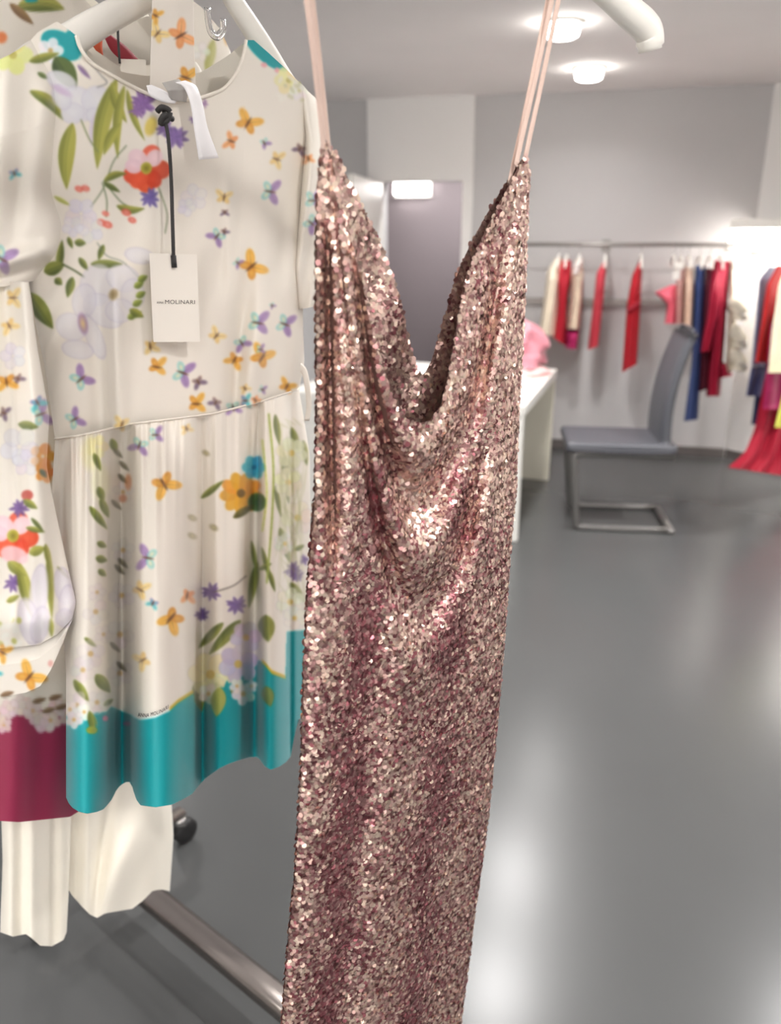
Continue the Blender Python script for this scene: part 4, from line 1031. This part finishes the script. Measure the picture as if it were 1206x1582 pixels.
X, Y = S[..., 0], S[..., 1]; half = np.sqrt(np.clip(1 - (2 * u - 1) ** 2, 0, 1))
dfr = .018 * half + .010 * v * np.sin(X / 26.) + .004 * np.sin(X / 11. + Y / 200.) * v
V, Fc, px = garment(S, u, v, P2, DN, dfr, lambda U, Vv: .03 * np.sqrt(np.clip(1 - (2 * U - 1) ** 2, 0, 1)), nb=50, back_top=np.interp(np.linspace(-130, 356, 60), [-130, 104, 150, 200, 250, 282, 356], [55, -30, 20, 32, 20, -10, 80]))
part('body', (V, Fc), M_silk2, bd, True, colors=canv2.sample(px))
P3 = at_depth(np.array(40.), np.array(700.), .86); DN3 = np.array([.2, -.98, 0]); DN3 /= np.linalg.norm(DN3)
def ws3(X, Y, u, v):
    return .009 * np.sin(X / 15. + 1.6 + Y / 240.) * sstep(Y, 480, 700) + .012 * gauss(X - (Y - 700) * .08, 60, 12) - .012 * gauss(X - (Y - 700) * .06, 25, 14) + .012 * gauss(Y, 960, 26) + .004 * np.sin(X / 6.) * gauss(Y, 985, 25)
puff('sleeve', [(-50, 432), (-10, 434), (44, 436)], [(-75, 1002), (0, 1002), (60, 996), (88, 980), (112, 956)], [(-50, 432), (-90, 700), (-105, 900), (-75, 1002)], [(44, 436), (58, 540), (76, 640), (72, 720), (88, 800), (106, 880), (118, 930), (112, 956)],
     .035, .03, ws3, P=P3, n=DN3, cv=canv2, parent=bd, m=M_silk2, nu=200, nv=430)
puff('cuff', [(-76, 1003), (0, 1003), (60, 997), (88, 981), (112, 957)], [(-66, 1080), (0, 1077), (40, 1070), (62, 1060), (78, 1036), (98, 992)], [(-76, 1003), (-72, 1040), (-66, 1080)], [(112, 957), (104, 975), (98, 992)],
     .012, .03, None, P=P3, n=DN3, off=.018, cv=canv2, parent=bd, m=M_silk2, nu=180, nv=90)
# inside of its neckline
M_red_in = mat('dark_red_lining', (150, 32, 48), .6); M_or = mat('orange_red_print', (206, 84, 44), .5)
strip('neck_facing', [(158, 50), (170, 76), (185, 92)], [(163, 48), (195, 72), (214, 92)], [.012, .012, .012], M_red_in, bd, P=P2)['label'] = 'dark red facing'
strip('poppy_print', [(138, 44), (140, 62), (150, 86)], [(160, 44), (158, 70), (160, 90)], [.010, .012, .012], M_or, bd, P=P2)['label'] = 'orange red printed edge'
c2 = at_plane(np.array(182.), np.array(-55.), P2, DN, 0.)
near_hanger('clothes_hanger', 'curved white hanger of the burgundy-hemmed dress, seen inside the neckline', c2, at_plane(np.array(-40.), np.array(60.), P2, DN, .0), at_plane(np.array(300.), np.array(110.), P2, DN, 0.), M_hang, .011, RN)
t2 = thing('swing_tag', 'blank white card tag on a black cord inside the neckline', 'tag', at_plane(np.array(205.), np.array(100.), P2, DN, .03))
C4 = np.array([(186, 91), (225, 92), (228, 165), (188, 160)], float)
Vf = at_plane(C4[:, 0], C4[:, 1], P2, DN, .036); Vb_ = at_plane(C4[:, 0], C4[:, 1], P2, DN, .035)
part('card', (np.vstack([Vf, Vb_]), [(0, 3, 2, 1), (4, 5, 6, 7), (0, 1, 5, 4), (1, 2, 6, 5), (2, 3, 7, 6), (3, 0, 4, 7)]), M_card, t2)
part('cord', sweep(catmull(np.array([at_plane(np.array(float(a)), np.array(float(b)), P2, DN, d) for a, b, d in ((183, 5, .034), (182, 40, .038), (183, 70, .04), (185, 98, .039))]), 5), .0016, n=8), M_cord, t2, True)

# ---------------------------------------------------------------- cream trousers behind
P4 = FC_ - RD * .30
M_crepe = mat('cream_crepe', (248, 242, 228), .6, noise=.03, nscale=10, bump=.15, bscale=700, sheen=.2)
tr = thing('jumpsuit', 'plain cream wide-legged jumpsuit, its flared hems showing below the printed dresses', 'clothing', (*P4[:2], .3))
def leg(topx, hemx, L, R, wrf, depth, back, nu=110, nv=160, off=0.0):
    S, u, v = coons(topx, hemx, L, R, nu, nv, 11, by_top='x', by_bot='x')
    half = np.sqrt(np.clip(1 - (2 * u - 1) ** 2, 0, 1))
    d = off + depth * half + wrf(S[..., 0], S[..., 1], u, v) * half ** .5
    V, Fc, _ = garment(S, u, v, P4, DN, d, lambda U, Vv: back * np.sqrt(np.clip(1 - (2 * U - 1) ** 2, 0, 1)) - off, nb=30)
    part('trouser_leg', (V, Fc), M_crepe, tr, True)
leg([(-20, 880), (60, 875), (125, 870)], [(0, 1440), (20, 1447), (40, 1443), (52, 1452), (62, 1461), (80, 1462), (98, 1452), (103, 1440)], [(-20, 880), (0, 1200), (4, 1330), (0, 1440)], [(125, 870), (112, 1200), (106, 1380), (103, 1440)],
    lambda X, Y, u, v: .018 * gauss(X, 48, 14) * v - .016 * gauss(X, 84, 12) * v + .012 * gauss(X, 20, 12) * v + .006 * np.sin(X / 7.) * v, .03, .03, off=.03)
leg([(60, 872), (150, 866), (240, 850)], [(96, 1368), (105, 1374), (112, 1384), (128, 1402), (139, 1413), (150, 1418), (162, 1411), (180, 1408), (204, 1404), (220, 1392), (236, 1376), (250, 1374), (262, 1377)], [(60, 872), (85, 1150), (96, 1368)], [(240, 850), (262, 1200), (268, 1290), (262, 1377)],
    lambda X, Y, u, v: .035 * gauss(X - (Y - 1360) * -.35, 180, 26) * gauss(Y, 1340, 90) - .02 * gauss(X + (Y - 1300) * .15, 158, 12) * v + .016 * gauss(X, 138, 10) * v - .014 * gauss(X, 116, 8) * v + .02 * gauss(X, 235, 26) * v, .03, .035)
S, u, v = coons([(40, 5), (110, -30), (170, 20), (230, 20), (270, -20), (320, 40)], [(-20, 905), (60, 905), (150, 905), (240, 900)], [(40, 5), (20, 400), (-20, 905)], [(320, 40), (280, 400), (240, 900)], 40, 60, 5, by_top='x', by_bot='x')
half = np.sqrt(np.clip(1 - (2 * u - 1) ** 2, 0, 1))
V, Fc, _ = garment(S, u, v, P4, DN, .035 * half, lambda U, Vv: .04 * np.sqrt(np.clip(1 - (2 * U - 1) ** 2, 0, 1)), nb=24)
part('bodice', (V, Fc), M_crepe, tr, True)
c4 = at_plane(np.array(190.), np.array(-50.), P4, DN, 0.)
near_hanger('clothes_hanger', 'white hanger carrying the cream jumpsuit, mostly hidden behind the printed dresses', c4, at_plane(np.array(50.), np.array(20.), P4, DN, .0), at_plane(np.array(310.), np.array(60.), P4, DN, 0.), M_hang, .009, RN)

# ---------------------------------------------------------------- sequin gown
SU = np.array([.795, .607, 0]); SN = np.array([.607, -.795, 0])
P5 = np.array([.046, .885, 0])
gw = thing('sequin_gown', 'long rose gold sequin gown with cowl neck and thin straps, in the foreground', 'dress', (*P5[:2], .9))
LE = [(502, 214), (495, 250), (491, 300), (489, 400), (489, 520), (490, 640), (487, 760), (476, 900), (469, 1050), (465, 1200), (456, 1350), (443, 1480), (436, 1582), (424, 1760)]
RE = [(814, 236), (818, 270), (815, 340), (812, 430), (808, 520), (803, 600), (797, 750), (788, 850), (778, 1000), (765, 1150), (752, 1280), (735, 1400), (722, 1500), (712, 1582), (694, 1760)]
NF = [(502, 214), (510, 240), (521, 280), (534, 340), (549, 400), (562, 460), (576, 520), (592, 580), (610, 624), (628, 648), (645, 655), (664, 650), (681, 626), (692, 580), (699, 540), (707, 490), (718, 432), (736, 384), (759, 338), (781, 296), (802, 254), (814, 236)]
NBK = [(502, 214), (515, 232), (530, 262), (548, 296), (562, 325), (578, 355), (593, 388), (608, 432), (620, 478), (630, 520), (640, 560), (650, 582), (658, 574), (667, 555), (678, 520), (690, 480), (700, 440), (712, 408), (730, 370), (752, 330), (775, 292), (795, 262), (808, 242), (814, 236)]
BOT = [(424, 1760), (500, 1764), (600, 1764), (694, 1760)]
def gown_sheet(neck, dfun, nu, nv):
    S, u, v = coons(neck, BOT, LE, RE, nu, nv, 13, by_bot='x')
    # rows bend with the neckline near the top and level out below
    half = np.sqrt(np.clip(1 - (2 * u - 1) ** 2, 0, 1))
    return S, u, v, at_plane(S[..., 0], S[..., 1], P5, SN, dfun(S[..., 0], S[..., 1], u, v, half))
def gd(X, Y, u, v, half):
    k = np.where(X < 645, .036, .021)
    w = Y - 655 + k * (X - 645) ** 2          # distance below the cowl edge
    cowl = np.exp(-((X - 648) / 95.) ** 2)
    d = .022 * half
    d = d + .020 * cowl * gauss(w, 45, 34) - .016 * cowl * gauss(w, 118, 36) + .020 * cowl * gauss(w, 205, 38) - .012 * cowl * gauss(w, 290, 40) + .010 * cowl * gauss(w, 370, 45)
    d = d + .014 * np.exp(-np.clip(w, 0, 999) / 26.) * sstep(Y, 330, 520)
    top = sstep(Y, 300, 400) * (1 - sstep(Y, 760, 980))
    d = d + top * (.011 * gauss(X + (Y - 500) * .0, 541, 14) - .014 * gauss(X - (Y - 500) * .02, 507, 8) + .008 * gauss(X, 493, 8))
    d = d + .010 * gauss(X + (Y - 600) * .12, 772, 16) * top - .010 * gauss(X + (Y - 600) * .1, 742, 14) * top
    lo = sstep(Y, 700, 950)
    d = d + lo * (.004 * np.sin((X + .06 * (Y - 900)) / 24. + .5) * half + .0015 * gauss(X + (Y - 1000) * .06, 505, 20) - .006 * gauss(X + .1 * (Y - 1000), 585, 24) + .005 * gauss(X + .09 * (Y - 1000), 690, 30))
    return d
def gb(X, Y, u, v, half):
    return -.020 * half ** 1.0 + .006 * np.sin(X / 16. + Y / 60.) * half * (1 - sstep(Y, 600, 800))
M_mesh = mat('taupe_mesh_lining', (120, 88, 80), .7)
Sf, uf, vf, Pf = gown_sheet(NF, gd, 170, 380)
Sb, ub_, vb_, Pb = gown_sheet(NBK, gb, 120, 330)
part('front_panel', (Pf.reshape(-1, 3), grid_faces(380, 170)), M_mesh, gw, True)
part('back_panel', (Pb.reshape(-1, 3), grid_faces(330, 120)), M_mesh, gw, True)

def sequins(P, S, flip, pitch, seed, rad):
    r_ = np.random.default_rng(seed)
    nv, nu = P.shape[:2]
    # walk down the sheet in rows of even real spacing
    rowlen = np.linalg.norm(np.diff(P, axis=0), axis=2)              # nv-1, nu
    down = np.concatenate([np.zeros((1, nu)), np.cumsum(rowlen, 0)], 0)
    acr = np.concatenate([np.zeros((nv, 1)), np.cumsum(np.linalg.norm(np.diff(P, axis=1), axis=2), 1)], 1)
    pts = []; 
    n_rows = int(down[:, nu // 2].max() / pitch * 1.0)
    for ri in range(int(down.max() / pitch)):
        # each column's own row index at this length measured from the bottom, so rows hang level
        dd = down[-1] - ri * pitch
        ok = dd >= 0
        if ok.sum() < 2: continue
        fi = np.full(nu, np.nan)
        for j in np.nonzero(ok)[0]:
            fi[j] = np.interp(dd[j], down[:, j], np.arange(nv))
        # step across
        js = np.arange(nu)[ok]
        i0 = np.clip(fi[js].astype(int), 0, nv - 2)
        q = P[i0, js] + (fi[js] - i0)[:, None] * (P[i0 + 1, js] - P[i0, js])
        L = np.concatenate([[0], np.cumsum(np.linalg.norm(np.diff(q, axis=0), axis=1))])
        gap = np.concatenate([[False], np.diff(js) > 1])
        m = int(L[-1] / pitch)
        if m < 1: continue
        tpos = (np.arange(m) + (.5 if ri % 2 else 0) + r_.normal(0, .1, m)) * pitch
        jj = np.interp(tpos, L, js.astype(float)); 
        ii = np.interp(jj, js, fi[js])
        jn = np.floor(jj).astype(int)
        good = np.isin(jn, js) & np.isin(np.minimum(jn + 1, nu - 1), js)
        pts.append(np.stack([ii[good], jj[good]], 1))
    pts = np.concatenate(pts)
    i = np.clip(pts[:, 0].astype(int), 0, nv - 2); j = np.clip(pts[:, 1].astype(int), 0, nu - 2)
    fi = (pts[:, 0] - i)[:, None]; fj = (pts[:, 1] - j)[:, None]
    A_, B_, C_, D_ = P[i, j], P[i, j + 1], P[i + 1, j], P[i + 1, j + 1]
    pos = (A_ * (1 - fj) + B_ * fj) * (1 - fi) + (C_ * (1 - fj) + D_ * fj) * fi
    tu = B_ - A_; tv = C_ - A_
    tu /= np.linalg.norm(tu, axis=1)[:, None] + 1e-12
    nrm = np.cross(tv, tu); nrm /= np.linalg.norm(nrm, axis=1)[:, None] + 1e-12
    cam_s = np.sign(np.einsum('ij,j->i', nrm, SN)); nrm *= np.where(cam_s == 0, 1, cam_s)[:, None] * flip
    pxy = S[i, j]
    return pos, nrm, pxy
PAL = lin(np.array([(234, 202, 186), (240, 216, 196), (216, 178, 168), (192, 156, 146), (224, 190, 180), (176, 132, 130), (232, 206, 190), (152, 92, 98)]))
def build_sequins(name, P, S, flip, seed, pitch, rad, lift):
    pos, nrm, pxy = sequins(P, S, flip, pitch, seed, rad)
    r_ = np.random.default_rng(seed + 5); n = len(pos)
    tilt = r_.normal(0, .15, (n, 3)); tilt[:, 2] += r_.normal(-.02, .12, n)
    ph = r_.random((8, 3)) * 6.28; kv = r_.normal(0, 420, (8, 3))
    for q in range(8):
        tilt += .055 * np.sin(pos @ kv[q] + 0)[:, None] * np.cos(ph[q])[None]
    nn = nrm + tilt; nn /= np.linalg.norm(nn, axis=1)[:, None]
    e1 = np.cross(nn, up); e1 /= np.linalg.norm(e1, axis=1)[:, None] + 1e-9; e2 = np.cross(nn, e1)
    k = 7; ang = np.arange(k) * 2 * np.pi / k
    rr = rad * (1 + r_.normal(0, .06, n))[:, None, None]
    V = (pos + nrm * (lift + r_.random(n)[:, None] * .0009))[:, None, :] + rr * (np.cos(ang)[None, :, None] * e1[:, None, :] + np.sin(ang)[None, :, None] * e2[:, None, :])
    # red reflections and the dimmer lower part, painted in as mauve and wine sequins
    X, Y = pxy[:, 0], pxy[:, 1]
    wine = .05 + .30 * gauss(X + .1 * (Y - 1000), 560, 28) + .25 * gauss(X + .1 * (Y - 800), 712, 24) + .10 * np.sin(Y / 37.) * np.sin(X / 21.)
    wine = wine * (.35 + .65 * sstep(Y, 560, 800)) + .10 * sstep(Y, 700, 1100)  # lower gown coloured darker, as it reflects less light
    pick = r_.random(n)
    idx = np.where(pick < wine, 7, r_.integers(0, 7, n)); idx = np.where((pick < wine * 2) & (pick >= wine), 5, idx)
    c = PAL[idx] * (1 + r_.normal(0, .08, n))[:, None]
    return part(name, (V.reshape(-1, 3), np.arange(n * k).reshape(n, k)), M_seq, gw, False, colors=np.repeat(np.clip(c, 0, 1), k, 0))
M_seq = mat('rose_gold_sequins', (210, 170, 155), .29, metal=.82, attr='Col')
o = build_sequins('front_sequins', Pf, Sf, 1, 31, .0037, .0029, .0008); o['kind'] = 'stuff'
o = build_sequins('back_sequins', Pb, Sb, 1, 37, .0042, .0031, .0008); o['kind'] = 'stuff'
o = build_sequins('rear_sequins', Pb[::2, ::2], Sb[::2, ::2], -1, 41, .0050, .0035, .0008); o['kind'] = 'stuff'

# hanger of the gown and its straps
M_strap = mat('rose_satin_strap', (226, 198, 184), .4, spec=.5)
Rw = at_plane(np.array(1000.), np.array(46.), P5, SN, 0.)
gc = np.array([.075, .907, 1.905])
Lw = 2 * gc - Rw; Lw[2] = Rw[2]
near_hanger('clothes_hanger', 'thick white plastic hanger with a rounded drooping end, holding the sequin gown', gc, Lw, Rw, M_hang, .0165, RN)
def strap(px_low, px_high, off0, off1, w=.0035):
    a = at_plane(np.array(float(px_low[0])), np.array(float(px_low[1])), P5, SN, off0)
    b = at_plane(np.array(float(px_high[0])), np.array(float(px_high[1])), P5, SN, off1)
    m_ = (a + b) / 2 + SN * .001
    part('strap', sweep(catmull(np.array([a - up * .008, a, m_, b]), 6), w, .0008, up=SN, n=8), M_strap, gw, True)
ext = 60
def topx(a, b, y): return a[0] + (b[0] - a[0]) * (y - a[1]) / (b[1] - a[1])
for lo, hi, o0, o1 in (((499, 216), (473, 0), .004, .014), ((506, 219), (482, 0), -.004, -.014), ((800, 240), (852, 0), .006, .016), ((812, 240), (862, 0), .0, .008), ((790, 268), (846, 0), -.004, -.016)):
    y1 = -34 if lo[0] > 700 else -62
    strap(lo, (topx(lo, hi, y1), y1), o0, o1, .0036 if lo[0] > 700 else .003)
